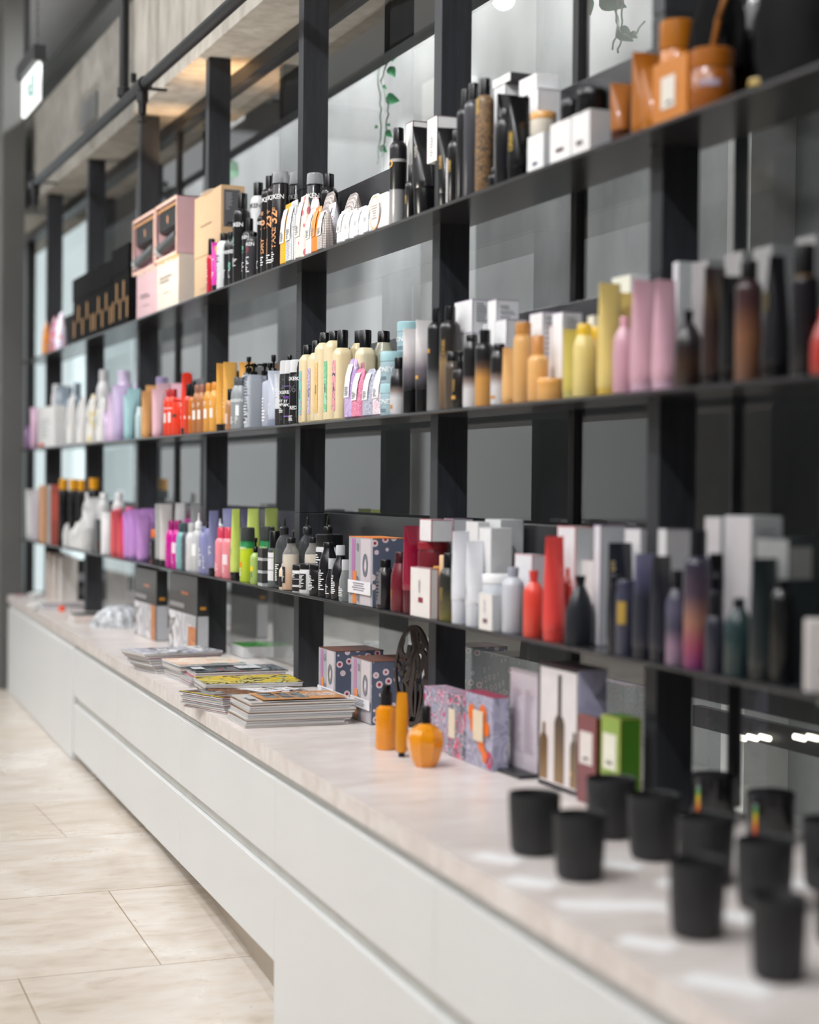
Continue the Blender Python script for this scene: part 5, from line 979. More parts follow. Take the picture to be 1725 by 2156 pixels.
it('bottle', 'C5', 938, 610, 4, .3, ('#3a3c50', '#33354a'), 'slate-blue bottle with a tall gold stripe', cf=.1, cr=.9, lab=[('#b08f3a', .5, .42, .72, .6)])
it('tube', 'C5', 1098, 372, 4.6, .4, (GRAD([(0, '#262833'), (.6, '#2b2d3a'), (.85, '#5b5a78'), (1, '#7c7a98')], 0, .2), '#1f2029'), 'navy tube fading to lavender at its top', ch=.1, tw=1.02, rz=.05)
it('tube', 'C5', 1250, 392, 4.4, .4, (GRAD([(0, '#262733'), (.8, '#26272f'), (1, '#3a3938')], 0, .2), '#1f2029'), 'navy tube with a grey top, right of the lavender-topped one', ch=.1, tw=.95, rz=.05)
carton('C5', 1022, 1165, 1290, 150, 7.5, ('#c9c8ca', '#d6d4d6'), 'white carton above the navy tubes, left of two', edge='#a8a2ab')
carton('C5', 1325, 1400, 1610, 150, 7.5, ('#c6c4c6', '#d2d0d2'), 'white carton above the navy tubes, right of two', edge='#a8a2ab')
it('bottle', 'C5', 1395, 520, 4.3, .4, (GRAD([(0, '#8a7488'), (.25, '#93758d'), (.5, '#3f3f52'), (.75, '#5a556a'), (1, '#3a3a4a')], 0, .14), '#17171b'), 'smoky mauve bottle with a black cap', cf=.2, cr=.5, sh=.04)
it('can', 'C6', 505, 240, 5.2, .4, (GRAD([(0, '#7d2a6a'), (.2, '#9a3a5a'), (.42, '#9a6a58'), (.65, '#4a3a48'), (1, '#262838')], 0, .21), '#121216'), 'tall can shading from magenta foot to navy shoulders', cf=.19, cr=.6, sh=.02, lock=1)
it('can', 'C6', 680, 455, 4.6, 4, ('#1e1f28', '#131318'), 'navy can in the second row behind the magenta-footed one', cf=.14, cr=.6)
it('bottle', 'C6', 690, 800, 3.8, .4, ('#31323e', '#15151a'), 'small slate bottle between the magenta-footed can and the dark green bottle', cf=.3, cr=.7)
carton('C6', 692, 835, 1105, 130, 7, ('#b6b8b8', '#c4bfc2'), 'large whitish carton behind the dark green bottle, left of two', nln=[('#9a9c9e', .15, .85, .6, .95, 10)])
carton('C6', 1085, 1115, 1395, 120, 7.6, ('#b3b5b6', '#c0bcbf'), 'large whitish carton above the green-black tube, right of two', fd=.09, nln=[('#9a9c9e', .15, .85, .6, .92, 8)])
it('bottle', 'C6', 868, 860, 5.2, .4, ('#26393a', '#121416'), 'dark green bottle with a small black cap', cf=.13, cr=.42, sh=.05)
it('tube', 'C6', 1098, 500, 5.2, .6, ('#232a2b', '#1a1e1f'), 'broad green-black tube beside the dark green bottle', lock=1, ch=.1, tw=1.0, rz=0)
it('bottle', 'C6', 1285, 690, 4, 2, ('#131415', '#0d0d0f'), 'black bottle between the green-black tube and the big white carton', cf=.1, cr=.6)
carton('C6', 1400, 1450, 1730, 330, 5.5, ('#2a3233', '#8d8f8f'), 'clear-fronted dark green box behind the big white carton', fd=.1, nlab=[('#8a8a88', .05, .75, .72, .95)])
p = onX(*px('C6', 1700, 1040), XF+.004)
t = thing('carton', 'big white carton with a brown square at the right end of the lower shelf', 'box', (XF+.04, p.y+.02, ZC+.0003), math.radians(60)); h = p.z-ZC-.004
obj('box_body', MB().box(-.02, .02, -.036, .036, 0, h, .003), mt('#d6d0cd', .5), t, smooth=0)
obj('label', MB().box(-.0215, -.0202, -.009, .009, h*.26, h*.35), mt('#5a4032'), t, smooth=0); lettering(t, 'ORIBE', .009, mt('#b5aaa8'), h*.58, x=-.0216, vert=True)

# ------------------------------------------------------------------ worktop
CR['E'] = (270, 1170, 8.214); CR['G'] = (660, 1330, 10.147); CR['M'] = (380, 1390, 4.5395)
def hdir(p): v = Vector((p.x-EYE.x, p.y-EYE.y, 0)); return v.normalized()
def stand(c, cx, yb, yt, w):
    """a round thing on the worktop: image column, foot, top and width -> centre, radius, height"""
    ax, ab = px(c, cx, yb); _, at_ = px(c, cx, yt); p = onZ(ax, ab, ZD); r = .03
    for _ in range(5): q = p+hdir(p)*r; r = w/CR[c][2]*depth(q)/F/2
    d = ray(ax, at_); t = ((q.x-EYE.x)**2+(q.y-EYE.y)**2)**.5/(d.x**2+d.y**2)**.5
    return q, r, EYE.z+d.z*t-ZD
def cb(c, x1, xm, x2, yt, yb=None, h=None, X=None):
    """a box on the worktop square to the wall, from its near front corner"""
    if X is not None: q = onX(*px(c, xm, yt), X); hh = q.z-ZD
    elif yb is not None: q = onZ(*px(c, xm, yb), ZD); hh = onX(*px(c, xm, yt), q.x).z-ZD
    else: q = onZ(*px(c, xm, yt), ZD+h); hh = h
    ly = onX(*px(c, x1, yt), q.x).y-q.y; lx = onY(*px(c, x2, yt), q.y).x-q.x
    return q, lx, ly, hh
def dbox(c, x1, xm, x2, yt, cols, label, yb=None, h=None, X=None, dep=None, nm='box', edge=None, wid=None, **kw):
    q, lx, ly, hh = cb(c, x1, xm, x2, yt, yb, h, X); lx = dep or lx; ly = wid or ly
    t = thing(nm, label, 'box', (q.x+lx/2, q.y+ly/2, ZD+.0005)); pack(t, lx, ly, hh, cols, edge, **kw); return t, lx, ly, hh
# magazines, six stacks
PG = [STRIPE('#c9c9cb', '#ededee', 260), STRIPE('#bfb9b3', '#e6e2dd', 240), STRIPE('#b9babd', '#dfe0e3', 280)]
def magazine(p, rz, w_, d_, th, label, cover, group=None, curl=0, seed=0):
    t = thing('magazine', label, 'magazine', p, rz, group); rn = random.Random(seed)
    obj('pages', MB().box(0, w_, .0, d_, .0002, th-.0008, .0012), PG[seed % 3], t, smooth=0)
    m = MB(); n = 10; R = []
    for i in range(n+1):
        f = i/n; y = -.001+(d_+.002)*f; up = curl*max(0, 1-f*6)**1.5
        R.append([(-.001, y, th-.0008+up*.3), (w_*.3, y, th-.0008+up), (w_+.001, y, th-.0008+up*.4), (w_+.001, y, th+up*.4), (w_*.3, y, th+up), (-.001, y, th+up*.3)])
    m.rings(R); obj('cover', m, mt(cover, .25) if isinstance(cover, str) else cover, t, smooth=0)
    return t
stacks = [   # crop, near-left foot, near-left top, near-right top, magazines, top cover
    ('D2', (210, 412), (118, 268), (690, 240), 8, PAT(['#8f9196', '#b9bcc2', '#d7d9dd', '#a9a4c4', '#55585c'], 16), 'farthest magazine stack'),
    ('D2', (395, 475), (372, 342), (860, 325), 8, PAT(['#ecd8c4', '#f2e4d6', '#e9c3a4', '#dfe3dc', '#8fa596'], 13), 'second-farthest magazine stack'),
    ('D2', (440, 508), (492, 404), (1165, 384), 7, PAT(['#5f6468', '#7d8488', '#3e4347', '#a9b0b3', '#d0493c'], 14), 'third-farthest magazine stack'),
    ('D2', (590, 635), (560, 484), (1268, 466), 9, PAT(['#e2c533', '#dcb92a', '#c9c878', '#5b3d2a', '#e6d040', '#c8cf9a'], 11, 2, 2), 'third-nearest magazine stack'),
    ('D2', (710, 705), (682, 585), (1362, 520), 8, PAT(['#6b6e6f', '#8d9092', '#5f3b28', '#d6d3d6', '#e5e3e6'], 12), 'second-nearest magazine stack'),
    ('D2', (850, 806), (888, 628), (1665, 600), 10, mt('#f1ece8', .22), 'nearest magazine stack')]
for si, (c, fb, tb, tr, n, cov, nm) in enumerate(stacks):
    a = onZ(*px(c, *fb), ZD); hh = onX(*px(c, *fb), a.x)  # foot
    # height of the pile from its near-left edge
    q = a.copy(); d = ray(*px(c, *tb)); t_ = ((a.x)**2+(a.y)**2)**.5/(d.x**2+d.y**2)**.5; H = max(.04, EYE.z+d.z*t_-ZD)
    tl, trr = onZ(*px(c, *tb), ZD+H), onZ(*px(c, *tr), ZD+H); ax_ = math.atan2(trr.y-tl.y, trr.x-tl.x); W_ = min((trr-tl).length, .32)
    th = H/n; rn = random.Random(40+si); W_ = min(W_, XG-.06-tl.x)
    for k in range(n):
        f = k/(n-1); pos = a.lerp(tl, f); off = rn.uniform(-.006, .006); ww = W_*rn.uniform(.92, 1.0) if k < n-1 else W_; dd = .215*rn.uniform(.93, 1)
        lab = ('top magazine of the %s' % nm) if k == n-1 else 'one of the lower magazines of the %s, only page edges showing' % nm
        if k == n-1: lab += [', grey and lilac cover', ', cream and peach cover', ', dark grey cover with a red spot', ', yellow cover with a brown figure', ', grey cover with a brown photo and yellow edge', ', orange cover with white title'][si]
        ed = (['#c9c4c6', '#d8d2cf', '#b9babc', '#8d6b4a', '#c9666a', '#e0ddd8'])[(k*2+si) % 6]
        mg = magazine((pos.x+off*.6, pos.y+off, ZD+.0004+k*th), ax_+(rn.uniform(-.02, .02) if k < n-1 else 0), ww, dd, th-.0004, lab, cov if k == n-1 else ed,
                      'magazines of the %s' % nm, curl=.004 if k == n-1 and si in (2, 5) else 0, seed=si*20+k)
        if k == n-1: TOP = mg; TH = th
    z = TH+.0006
    def pane(m, x0, x1, y0, y1, zz=0): m.quad((x0*W_, y0*.215, z+zz), (x1*W_, y0*.215, z+zz), (x1*W_, y1*.215, z+zz), (x0*W_, y1*.215, z+zz)); return m
    if si == 5:
        z = TH+.0045*.0+.0048
        obj('cover_photo', pane(MB(), .14, .93, .12, .9), PAT(['#c98d58', '#d09a66', '#bf8450', '#d4a070'], 12), TOP, smooth=0, recalc=False)
        obj('cover_pictures', pane(pane(pane(MB(), .2, .34, .3, .85, .0004), .36, .47, .25, .8, .0004), .49, .6, .25, .8, .0004), PAT(['#6b7275', '#8a9295', '#55423a', '#3c3f41'], 18), TOP, smooth=0, recalc=False)
        obj('barcode', pane(MB(), .03, .11, .25, .6, .0004), STRIPE('#555558', '#f0f0f0', 180, 1), TOP, smooth=0, recalc=False)
        vs, fs = textmesh('CLUB\nDESIGN'); k = .030; obj('title', MB().add([(W_*.76+a_*k*1.1, .115+b_*k*1.5, z+.0009) for a_, b_, _ in vs], fs), mt('#f6f2ee'), TOP, smooth=0, recalc=False)
    elif si == 4:
        obj('cover_photo', pane(MB(), .22, .5, .1, .95), PAT(['#6a4028', '#8a5a38', '#3f2a20', '#a9a9aa'], 25), TOP, smooth=0, recalc=False)
        obj('yellow_edge', pane(MB(), .0, .03, .0, 1), mt('#e9d51e'), TOP, smooth=0, recalc=False)
        obj('white_columns', pane(pane(MB(), .53, .75, .1, .92), .78, .97, .1, .92), PAT(['#e9e7ea', '#dcd9de', '#f2f1f2', '#8a8488'], 30), TOP, smooth=0, recalc=False)
    elif si == 2:
        obj('red_spot', disc(.012, 0, 0, fy=1) if False else MB().add([(W_*.28+.012*math.cos(i*.3142), .035+.012*math.sin(i*.3142), z+.005) for i in range(20)], [tuple(range(20))]), mt('#e2432e'), TOP, smooth=0, recalc=False)
        obj('white_title', pane(pane(MB(), .02, .15, .3, .8, .004), .5, .75, .25, .85, .004), PAT(['#dfe2e4', '#c9cdd0', '#f1f2f3'], 40), TOP, smooth=0, recalc=False)
    elif si == 0:
        obj('cover_photo', pane(pane(MB(), .3, .55, .15, .8), .75, .98, .1, .9), PAT(['#f0f1f2', '#e3e5e7', '#4a4d50', '#8a8f88'], 22), TOP, smooth=0, recalc=False)
g = magazine((onZ(*px('D2', 800, 300), ZD).x+.02, onZ(*px('D2', 800, 300), ZD).y, ZD+.0004), -.02, .12, .18, .045, 'green-covered booklet pile standing out behind the second-farthest magazine stack', '#4fae45', seed=3)
# patterned gift boxes on the worktop
h2 = .175
q, lx, ly, hh = cb('G', 815, 1240, 1640, 645, yb=2000)
t = thing('gift_box', 'nearer patterned gift box with a brown lid, on the worktop beside the magazines', 'box', (q.x+.075, q.y+ly/2, ZD+.0005)); gift('D3', 0, 0, 0, 0, 0, '', '#7d5145', bx=(t, .15, ly, hh), tagz=(.22, .38))
q1, lx1, ly1, _ = cb('G', 120, 480, 1545, 430, h=hh)
t = thing('gift_box', 'farther patterned gift box with a brown lid, on the worktop behind the magazines', 'box', (q1.x+.075, q1.y+ly1/2, ZD+.0005)); gift('D3', 0, 0, 0, 0, 0, '', '#7d5145', bx=(t, .15, ly1, hh), tagz=(.2, .36))
# black openwork oval
q, r, hh = stand('D3', 985, 1100, 157, 290)
t = thing('oval_stand', 'black openwork oval stand with swirling cut-outs, leaning by the post behind the orange bottles', 'stand', (q.x, q.y, ZD+.0006), math.radians(-38)); t.rotation_euler.x = -.03
a, b = .052, hh/2; th = .011
def oval(s, n=56): return [(a*s*math.cos(2*math.pi*i/n)*(1-.22*max(0, -math.sin(2*math.pi*i/n))), b+b*s*math.sin(2*math.pi*i/n)) for i in range(n)]
def ribbon(pts, w_, y0=-th, y1=th):
    m = MB(); pts = [Vector((x, z)) for x, z in pts]; R = []
    for i, p in enumerate(pts):
        d = (pts[min(i+1, len(pts)-1)]-pts[max(i-1, 0)]).normalized(); nn = Vector((-d.y, d.x))*w_*.75
        R.append([(p.x-nn.x, y0, p.y-nn.y), (p.x+nn.x, y0, p.y+nn.y), (p.x+nn.x, y1, p.y+nn.y), (p.x-nn.x, y1, p.y-nn.y)])
    return m.rings(R)
def sm(pts, k=8):
    out = []; P_ = [pts[0]]+list(pts)+[pts[-1]]
    for i in range(1, len(P_)-2):
        for j in range(k):
            t_ = j/k; p0, p1, p2, p3 = P_[i-1], P_[i], P_[i+1], P_[i+2]
            out.append(tuple(.5*((2*p1[c_])+(-p0[c_]+p2[c_])*t_+(2*p0[c_]-5*p1[c_]+4*p2[c_]-p3[c_])*t_*t_+(-p0[c_]+3*p1[c_]-3*p2[c_]+p3[c_])*t_**3) for c_ in (0, 1)))
    return out+[pts[-1]]
o_, i_ = oval(1), oval(.9); m = MB(); n = len(o_)
for y in (-th, th): pass
vs = [(x, -th, z) for x, z in o_]+[(x, -th, z) for x, z in i_]+[(x, th, z) for x, z in o_]+[(x, th, z) for x, z in i_]; fs = []
for i in range(n):
    j = (i+1) % n; fs += [(i, j, n+j, n+i), (2*n+i, 3*n+i, 3*n+j, 2*n+j), (i, 2*n+i, 2*n+j, j), (n+i, n+j, 3*n+j, 3*n+i)]
wood = noisy('dark_carved_board', [(.3, '#3a322f'), (.7, '#4a413d')], 30, .4)
obj('oval_rim', m.add(vs, fs), wood, t)
H2 = 2*b
for pts, w_ in (([(-.002, .97), (.002, .85), (.006, .76), (-.006, .68), (-.008, .58), (-.012, .5), (-.026, .43)], .010), ([(.004, .96), (.010, .84), (.012, .75), (.002, .67), (.001, .56), (-.002, .45), (-.006, .3), (-.002, .1)], .009),
                ([(-.03, .86), (-.036, .76), (-.028, .68), (-.014, .71), (-.01, .8)], .007), ([(-.043, .62), (-.034, .56), (-.024, .62), (-.03, .72)], .006), ([(-.03, .5), (-.028, .58), (-.018, .63), (-.008, .6)], .006),
                ([(.012, .74), (.026, .74), (.036, .66), (.041, .52), (.042, .4)], .009), ([(.012, .7), (.018, .58), (.014, .48)], .006), ([(.03, .7), (.024, .58), (.018, .52)], .006), ([(.018, .9), (.03, .8), (.024, .77), (.018, .82)], .005),
                ([(.036, .5), (.030, .44), (.036, .38)], .006), ([(-.03, .42), (-.026, .3), (-.02, .18), (-.01, .06)], .004), ([(-.016, .42), (-.012, .28), (-.006, .08)], .004), ([(.008, .45), (.01, .3), (.008, .1)], .004), ([(.022, .42), (.024, .28), (.014, .08)], .004), ([(.034, .38), (.032, .24), (.018, .08)], .004)):
    obj('swirl', ribbon(sm([(x, z*H2) for x, z in pts]), w_, -th*.9, th*.6), wood, t)
obj('dark_backing', MB().prism([(0, 0)]*3, 0, 0) if False else MB().add([(x*.95, th*.7, z) for x, z in oval(.93) if z < H2*.36]+[(x*.95, th*.9, z) for x, z in oval(.93) if z < H2*.36], [tuple(range(len([1 for x, z in oval(.93) if z < H2*.36])))]), P('#1b1b1e', .3), t, smooth=0, recalc=False)
obj('yellow_reflection', ribbon([(-.026, H2*.46), (.008, H2*.46)], .022, th*.2, th*.5), P('#b59a3c', .4), t, smooth=0)  # strip coloured as the yellow reflection showing through the openwork
# orange bottles
OR = P('#e8900c', .18, 0, .7)
q, r, hh = stand('D3', 745, 1297, 700, 195)
t = thing('pump_bottle', 'bright orange bottle with a black pump on the worktop', 'pump bottle', (q.x, q.y, ZD+.0004), math.radians(60))
hb = hh*.69; obj('bottle_body', MB().loft([(0, r*.9), (.006, r), (hb*.86, r), (hb*.93, r*.92), (hb, r*.52)], seg=40), OR, t)
obj('pump_collar', MB().loft([(hb-.001, r*.56), (hb+(hh-hb)*.62, r*.56), (hb+(hh-hb)*.64, r*.4), (hb+(hh-hb)*.95, r*.38), (hh, r*.34)]), P(K, .35), t)
obj('pump_nozzle', MB().tube([(0, 0, hh-.006), (-.030, 0, hh-.004), (-.034, 0, hh-.007)], .0035), P(K, .35), t)
q, r, hh = stand('D3', 888, 1362, 768, 118)
t = thing('tube', 'slender mustard-orange tube standing on a small black foot between the orange bottles', 'tube', (q.x, q.y, ZD+.0004), math.radians(-40))
obj('cap', MB().loft([(0, r*.5), (.008, r*.48), (.012, r*.36)]), P(K, .4), t)
obj('tube_body', MB().loft([(.010, r*.5), (.014, r*.9), (hh*.25, r), (hh*.5, r*1.02, r*.8), (hh*.78, r*1.0, r*.42), (hh*.93, r*.85, r*.12), (hh*.98, r*.8, .002), (hh, r*.7, .0015)], seg=32), P('#d0870f', .3, 0, .3), t)
q, r, hh = stand('D3', 1105, 1467, 893, 350)
t = thing('bottle', 'plump faceted bright orange bottle with a black cap, nearest of the orange ones', 'bottle', (q.x, q.y, ZD+.0004), .2)
hb = hh*.715
obj('bottle_body', MB().loft([(0, r*.56), (.004, r*.62), (hb*.2, r*.82), (hb*.5, r*.99), (hb*.66, r*1.0), (hb*.8, r*.9), (hb*.92, r*.62), (hb, r*.27)], seg=9), P('#ea930a', .12, 0, .9), t, smooth=28)
obj('cap', MB().loft([(hb-.001, r*.27), (hh-.002, r*.26), (hh, r*.23)]), P(K, .3), t)
# floral cartons, sign, tall display carton, maroon and green cartons
fa = PAT(['#9a9bb0', '#b4b3c6', '#6a6b78', '#c6c5d4', '#c9446f', '#a9a8bc', '#d7d3df', '#5b4a86'], 22, .5, 2.2)
fb_ = PAT(['#9fa0ae', '#5c5f6b', '#b7b8c3', '#e0527a', '#50545f', '#8d8fa0'], 20, .5, 2)
fo = PAT(['#9d9cb3', '#b3b1c7', '#a7a6bc', '#87889c', '#c1bfd2'], 18, .5, 2)
XBX = onZ(*px('D4', 300, 1080), ZD).x
dbox('D3', 1092, 1312, 1380, 770, (fa,), 'grey-lilac floral carton, farthest of the three floral cartons', X=XBX+.01, dep=.06)
t, lx, ly, hh = dbox('D3', 1318, 1462, 1480, 815, (fb_,), 'narrow grey floral carton with a cream label, middle of the three floral cartons', X=XBX+.002, dep=.05, lab=[('#e6d9c0', .02, .42, .3, .76)])
t, lx, ly, hh = dbox('D4', 82, 300, 440, 470, (fo, None, P('#a2405a', .4)), 'large lilac floral carton with an orange blossom and cream label', yb=1080)
m = MB()
for (yy, zz, rr) in ((.25, .72, .13), (.66, .74, .14), (.5, .52, .13), (.8, .55, .11), (.3, .55, .1), (.62, .33, .12), (.75, .18, .1)):
    mm = disc(hh*rr, -lx/2-.0016, hh*zz, y0=ly/2-ly*yy, n=9, fy=.9); m.add([(v[0]-.0002*len(m.v)/9, v[1], v[2]) for v in mm.v], mm.f)
obj('orange_blossom', m, mt('#f0741c'), t, smooth=0, recalc=False)
obj('label', MB().box(-lx/2-.006, -lx/2-.0045, ly/2-ly*.72, ly/2-ly*.36, hh*.36, hh*.78), mt('#e6d6bb', .6), t, smooth=0)
mm = disc(hh*.12, -lx/2-.0018, hh*.02+.02, y0=-ly/2+ly*.1, r2=hh*.05); obj('magenta_arc', mm, mt('#c42c5c'), t, smooth=0, recalc=False)
q = onZ(*px('D4', 672, 1128), ZD); qf = onX(*px('D4', 452, 700), q.x); zt = onX(*px('D4', 672, 262), q.x).z
t = thing('sign_holder', 'clear acrylic sign with a pinkish printed sheet on a black foot', 'sign', (q.x, (q.y+qf.y)/2, ZD+.0004)); L = qf.y-q.y
obj('acrylic_panel', MB().box(-.0015, .0015, -L/2, L/2, .008, zt-ZD), CLEAR('#d6cbd4', .62), t, smooth=0)
obj('printed_lines', MB().add(*(lambda a_: (a_.v, a_.f))(lines_mb(L*.34, (zt-ZD)*.62, 30, x=-.0022, z=(zt-ZD)*.5, y0=L*.22, seed=5))).add(*(lambda a_: (a_.v, a_.f))(lines_mb(L*.34, (zt-ZD)*.62, 30, x=-.0022, z=(zt-ZD)*.5, y0=-L*.22, seed=8))), mt('#a99aa6'), t, smooth=0, recalc=False)
obj('foot', MB().box(-.05, .006, -L/2-.01, L/2+.01, 0, .008, .001), P('#2a2b2d', .4), t, smooth=0)
t, lx, ly, hh = dbox('D4', 692, 1003, 1250, 240, (PAT(['#a9a5c6', '#b9b6d3', '#c6c4de', '#9c99b8', '#c3a9c4'], 9), '#1e181c', P('#4a2434', .4)), 'tall black-framed display carton with three bottle pictures and a lilac side', yb=1290)
obj('white_panel', MB().box(-lx/2-.0022, -lx/2-.0008, -ly/2+.003, ly/2-ly*.05, .012, hh-.008), mt('#dcd6d6'), t, smooth=0)
pg = GRAD([(0, '#8c6a3c'), (.35, '#5c4a30'), (.6, '#2c2724'), (1, '#17161a')], 0, .28)
for (yc, w_, zt_, nk) in ((.16, .2, .52, .1), (.56, .26, .93, .34), (.93, .2, .5, .08)):
    y0 = ly/2-ly*yc; w2 = ly*w_/2; zz = hh*zt_; zs = zz-hh*nk
    pl = [(y0-w2, .016), (y0+w2, .016), (y0+w2, zs*.92), (y0+w2*.7, zs), (y0+w2*.35, zs+.004), (y0+w2*.35, zz), (y0-w2*.35, zz), (y0-w2*.35, zs+.004), (y0-w2*.7, zs), (y0-w2, zs*.92)]
    pl = [(max(-ly/2+.003, min(ly/2-.003, a_)), b_) for a_, b_ in pl]
    obj('bottle_picture', MB().add([(-lx/2-.0026, a_, b_) for a_, b_ in pl], [tuple(range(len(pl)))]), pg, t, smooth=0, recalc=False)
obj('gold_dot', disc(.005, -lx/2-.003, hh*.17, y0=ly/2-ly*.86), mt('#c9963c'), t, smooth=0, recalc=False)
tm, lxm, lym, hm = dbox('D4', 1012, 1152, 1205, 640, ('#3c0f1a', '#7c4046'), 'maroon carton with a white label, between the tall display carton and the green carton', yb=1372, lab=[('#dfd6d0', .12, .82, .45, .82), ('#3a2026', .3, .62, .5, .53)], edge='#a0603c')
XM = tm.location.x-lxm/2
dbox('D4', 1205, 1357, 1530, 645, ('#3f7410', '#8aa445'), 'bright green carton with a white label', X=XM, lab=[('#e6e2d2', .12, .82, .45, .82), ('#3a2026', .3, .62, .5, .53)], edge='#b5a84e')
# black candle tumblers
def cup(cx, yt, yb, label):
    q, r, hh = stand('D5', cx, yb, yt, 272 if cx < 900 else 300)
    d = hdir(q); dd = ray(*px('D5', cx, yt)); R_ = ((q.x)**2+(q.y)**2)**.5+r; hh = min(max(EYE.z+dd.z*R_/(dd.x**2+dd.y**2)**.5-ZD, .085), .13); r = min(r, .048)
    t = thing('candle_cup', label, 'cup', (q.x, q.y, ZD+.0004), 0, 'matt black candle cups on the worktop')
    obj('cup_wall', MB().loft([(.004, r*.4), (0, r*.72), (.002, r*.82), (.010, r*.9), (hh*.5, r*.96), (hh-.002, r), (hh, r*.985), (hh-.002, r*.95), (hh*.5, r*.91), (hh*.42, r*.88), (hh*.42, r*.2)], seg=48), P('#232325', .5), t)
    obj('wax', MB().loft([(hh*.43, r*.885), (hh*.60, r*.9), (hh*.603, r*.05)], seg=40), P('#101011', .4), t); return t
for (cx, yt, yb, l) in ((245, 245, 612, 'matt black candle cup, leftmost of the cups'), (480, 350, 745, 'matt black candle cup, second from the left in the front row'),
                    (643, 170, 525, 'matt black candle cup in front of the green carton'), (865, 255, 637, 'matt black candle cup to the right of the one by the green carton'),
                    (1135, 362, 770, 'matt black candle cup half hidden behind a nearer, lower cup'), (1090, 590, 1052, 'matt black candle cup before the half hidden one, third in the front row'),
                    (1440, 482, 905, 'matt black candle cup above the nearest cup'), (1510, 770, 1275, 'matt black candle cup nearest to the camera'),
                    (1785, 380, 800, 'matt black candle cup cut by the right edge, upper of two'), (1850, 620, 1090, 'matt black candle cup cut by the right edge, lower of two')):
    cup(cx, yt, yb, l)
for i, (cx, cy, w_, l) in enumerate(((60, 612, .09, 'small white flat piece on the worktop at the left foot of the leftmost cup'), (235, 735, .09, 'small white flat piece in front of the second cup'), (650, 855, .17, 'long white flat piece lying in front of the cups'),
                                (835, 1052, .085, 'small white flat piece left of the third front cup, near the worktop edge'), (1250, 1270, .12, 'white flat piece nearest to the worktop edge in front of the nearest cup'), (690, 648, .08, 'small white flat piece behind the second cup'),
                                (1285, 915, .08, 'small white flat piece between the third front cup and the nearest cup'), (1648, 745, .07, 'small white flat piece right of the cup above the nearest one'), (1010, 745, .08, 'small white flat piece partly behind the third front cup'))):
    q = onZ(*px('D5', cx, cy), ZD); o = obj('white_flat_piece', MB().box(-w_/2, w_/2, -.024, .024, 0, .0012), P('#f6f6f6', .5), None, smooth=0, loc=(q.x, q.y, ZD+.0003), rot=(0, 0, math.radians(-55 if w_ < .15 else -25))); tag(o, l, 'card')  # thin white rectangles lying flat on the worktop
for i, (x, y, l) in enumerate(((1045, 165, 'glossy black cup shape put in for a reflection, left of two by the glass'), (1335, 255, 'glossy black cup shape put in for a reflection, right of two by the glass'))):  # solid shapes put in for the cup reflections in the glass
    p = onX(*px('D5', x, y), 1.81); t = thing('cup_reflection', l, 'cup_reflection', (1.85, p.y-.03, ZD+.0004)); h = p.z-ZD
    obj('reflection_body', MB().loft([(0, .043), (.003, .045), (h*.85, .045)], seg=36), P('#141416', .12, 0, .4), t); obj('lid', MB().loft([(h*.851, .046), (h-.004, .046), (h, .042)], seg=36), P('#1d1d1f', .2, 0, .4), t)
    obj('rainbow_reflection', panel_mb(.010, h*.62, h*.5, .0452, math.radians(18)), GRAD([(0, '#b02a20'), (.3, '#d0701a'), (.6, '#c9b020'), (.8, '#2f8a4a'), (1, '#7a7f84')], h*.19, h*.8), t, smooth=80, recalc=False)
# far end of the worktop: books, cartons, crinkled pouch
q, lx, ly, hh = cb('E', 115, 485, 690, 265, yb=1482)
def standee(q, lx, ly, hh, label, far):
    t = thing('display_carton', label, 'box', (q.x+lx/2, q.y+ly/2, ZD+.0005)); pack(t, lx, ly, hh, ('#2a2a2c', '#4a4745')); a, g = -lx/2, ly/2
    obj('photo_print', MB().box(a-.002, a-.001, g-ly*.97, g-ly*.02, .003, hh*.5), PAT(['#c9c7ca', '#b3b1b4', '#dedcdf', '#77726c', '#a6a3a6'], 7), t, smooth=0)
    obj('orange_hair_print', MB().prism([(a-.0034, g-ly*(.8 if far else .72)), (a-.0022, g-ly*(.8 if far else .72)), (a-.0022, g-ly*.97), (a-.0034, g-ly*.97)], .003, hh*(.5 if far else .35)), PAT(['#c9793e', '#b86a34', '#d99a5a', '#8f4a2a'], 20), t, smooth=0)
    obj('title_strip', MB().box(a-.002, a-.001, g-ly*.55, g-ly*.05, hh*.56, hh*.62), mt('#9a9698'), t, smooth=0)
    obj('orange_mark', MB().box(a-.002, a-.001, g-ly*.7, g-ly*.45, hh*.74, hh*.78), mt('#b5662e'), t, smooth=0)
    obj('side_print', MB().box(a+lx*.02, a+lx*.98, -g-.002, -g-.001, .003, hh*.5), mt('#b4b5b9'), t, smooth=0)
    obj('side_label', MB().box(a+lx*.25, a+lx*.75, -g-.002, -g-.001, hh*.58, hh*.62), mt('#c98a2a'), t, smooth=0); return t
standee(q, min(lx, .11), ly, hh, 'tall display carton with a hair picture, farther of two on the worktop', True)
q2, lx2, ly2, hh2 = cb('E', 712, 1200, 1250, 372, X=q.x)
standee(q2, .045, ly2, hh2, 'tall display carton with a hair picture, nearer of two on the worktop', False)
rn = random.Random(9); R = []
for i in range(12):
    f = i/11; s = math.sqrt(max(0, 1-f**2.2))+.01; ring = []
    for j in range(48):
        a_ = 2*math.pi*j/48; k = 1+.05*math.sin(14*a_+f*5)+rn.uniform(-.03, .03); ring.append((.115*s*k*math.cos(a_)+.02*f, .07*s*k*math.sin(a_), .105*f))
    R.append(ring)
q = onZ(*px('D1', 890, 700), ZD); t = thing('crinkled_pouch', 'silver crinkled dome-shaped pouch lying before the display cartons', 'pouch', (q.x+.04, q.y+.05, ZD+.0006), -.3)
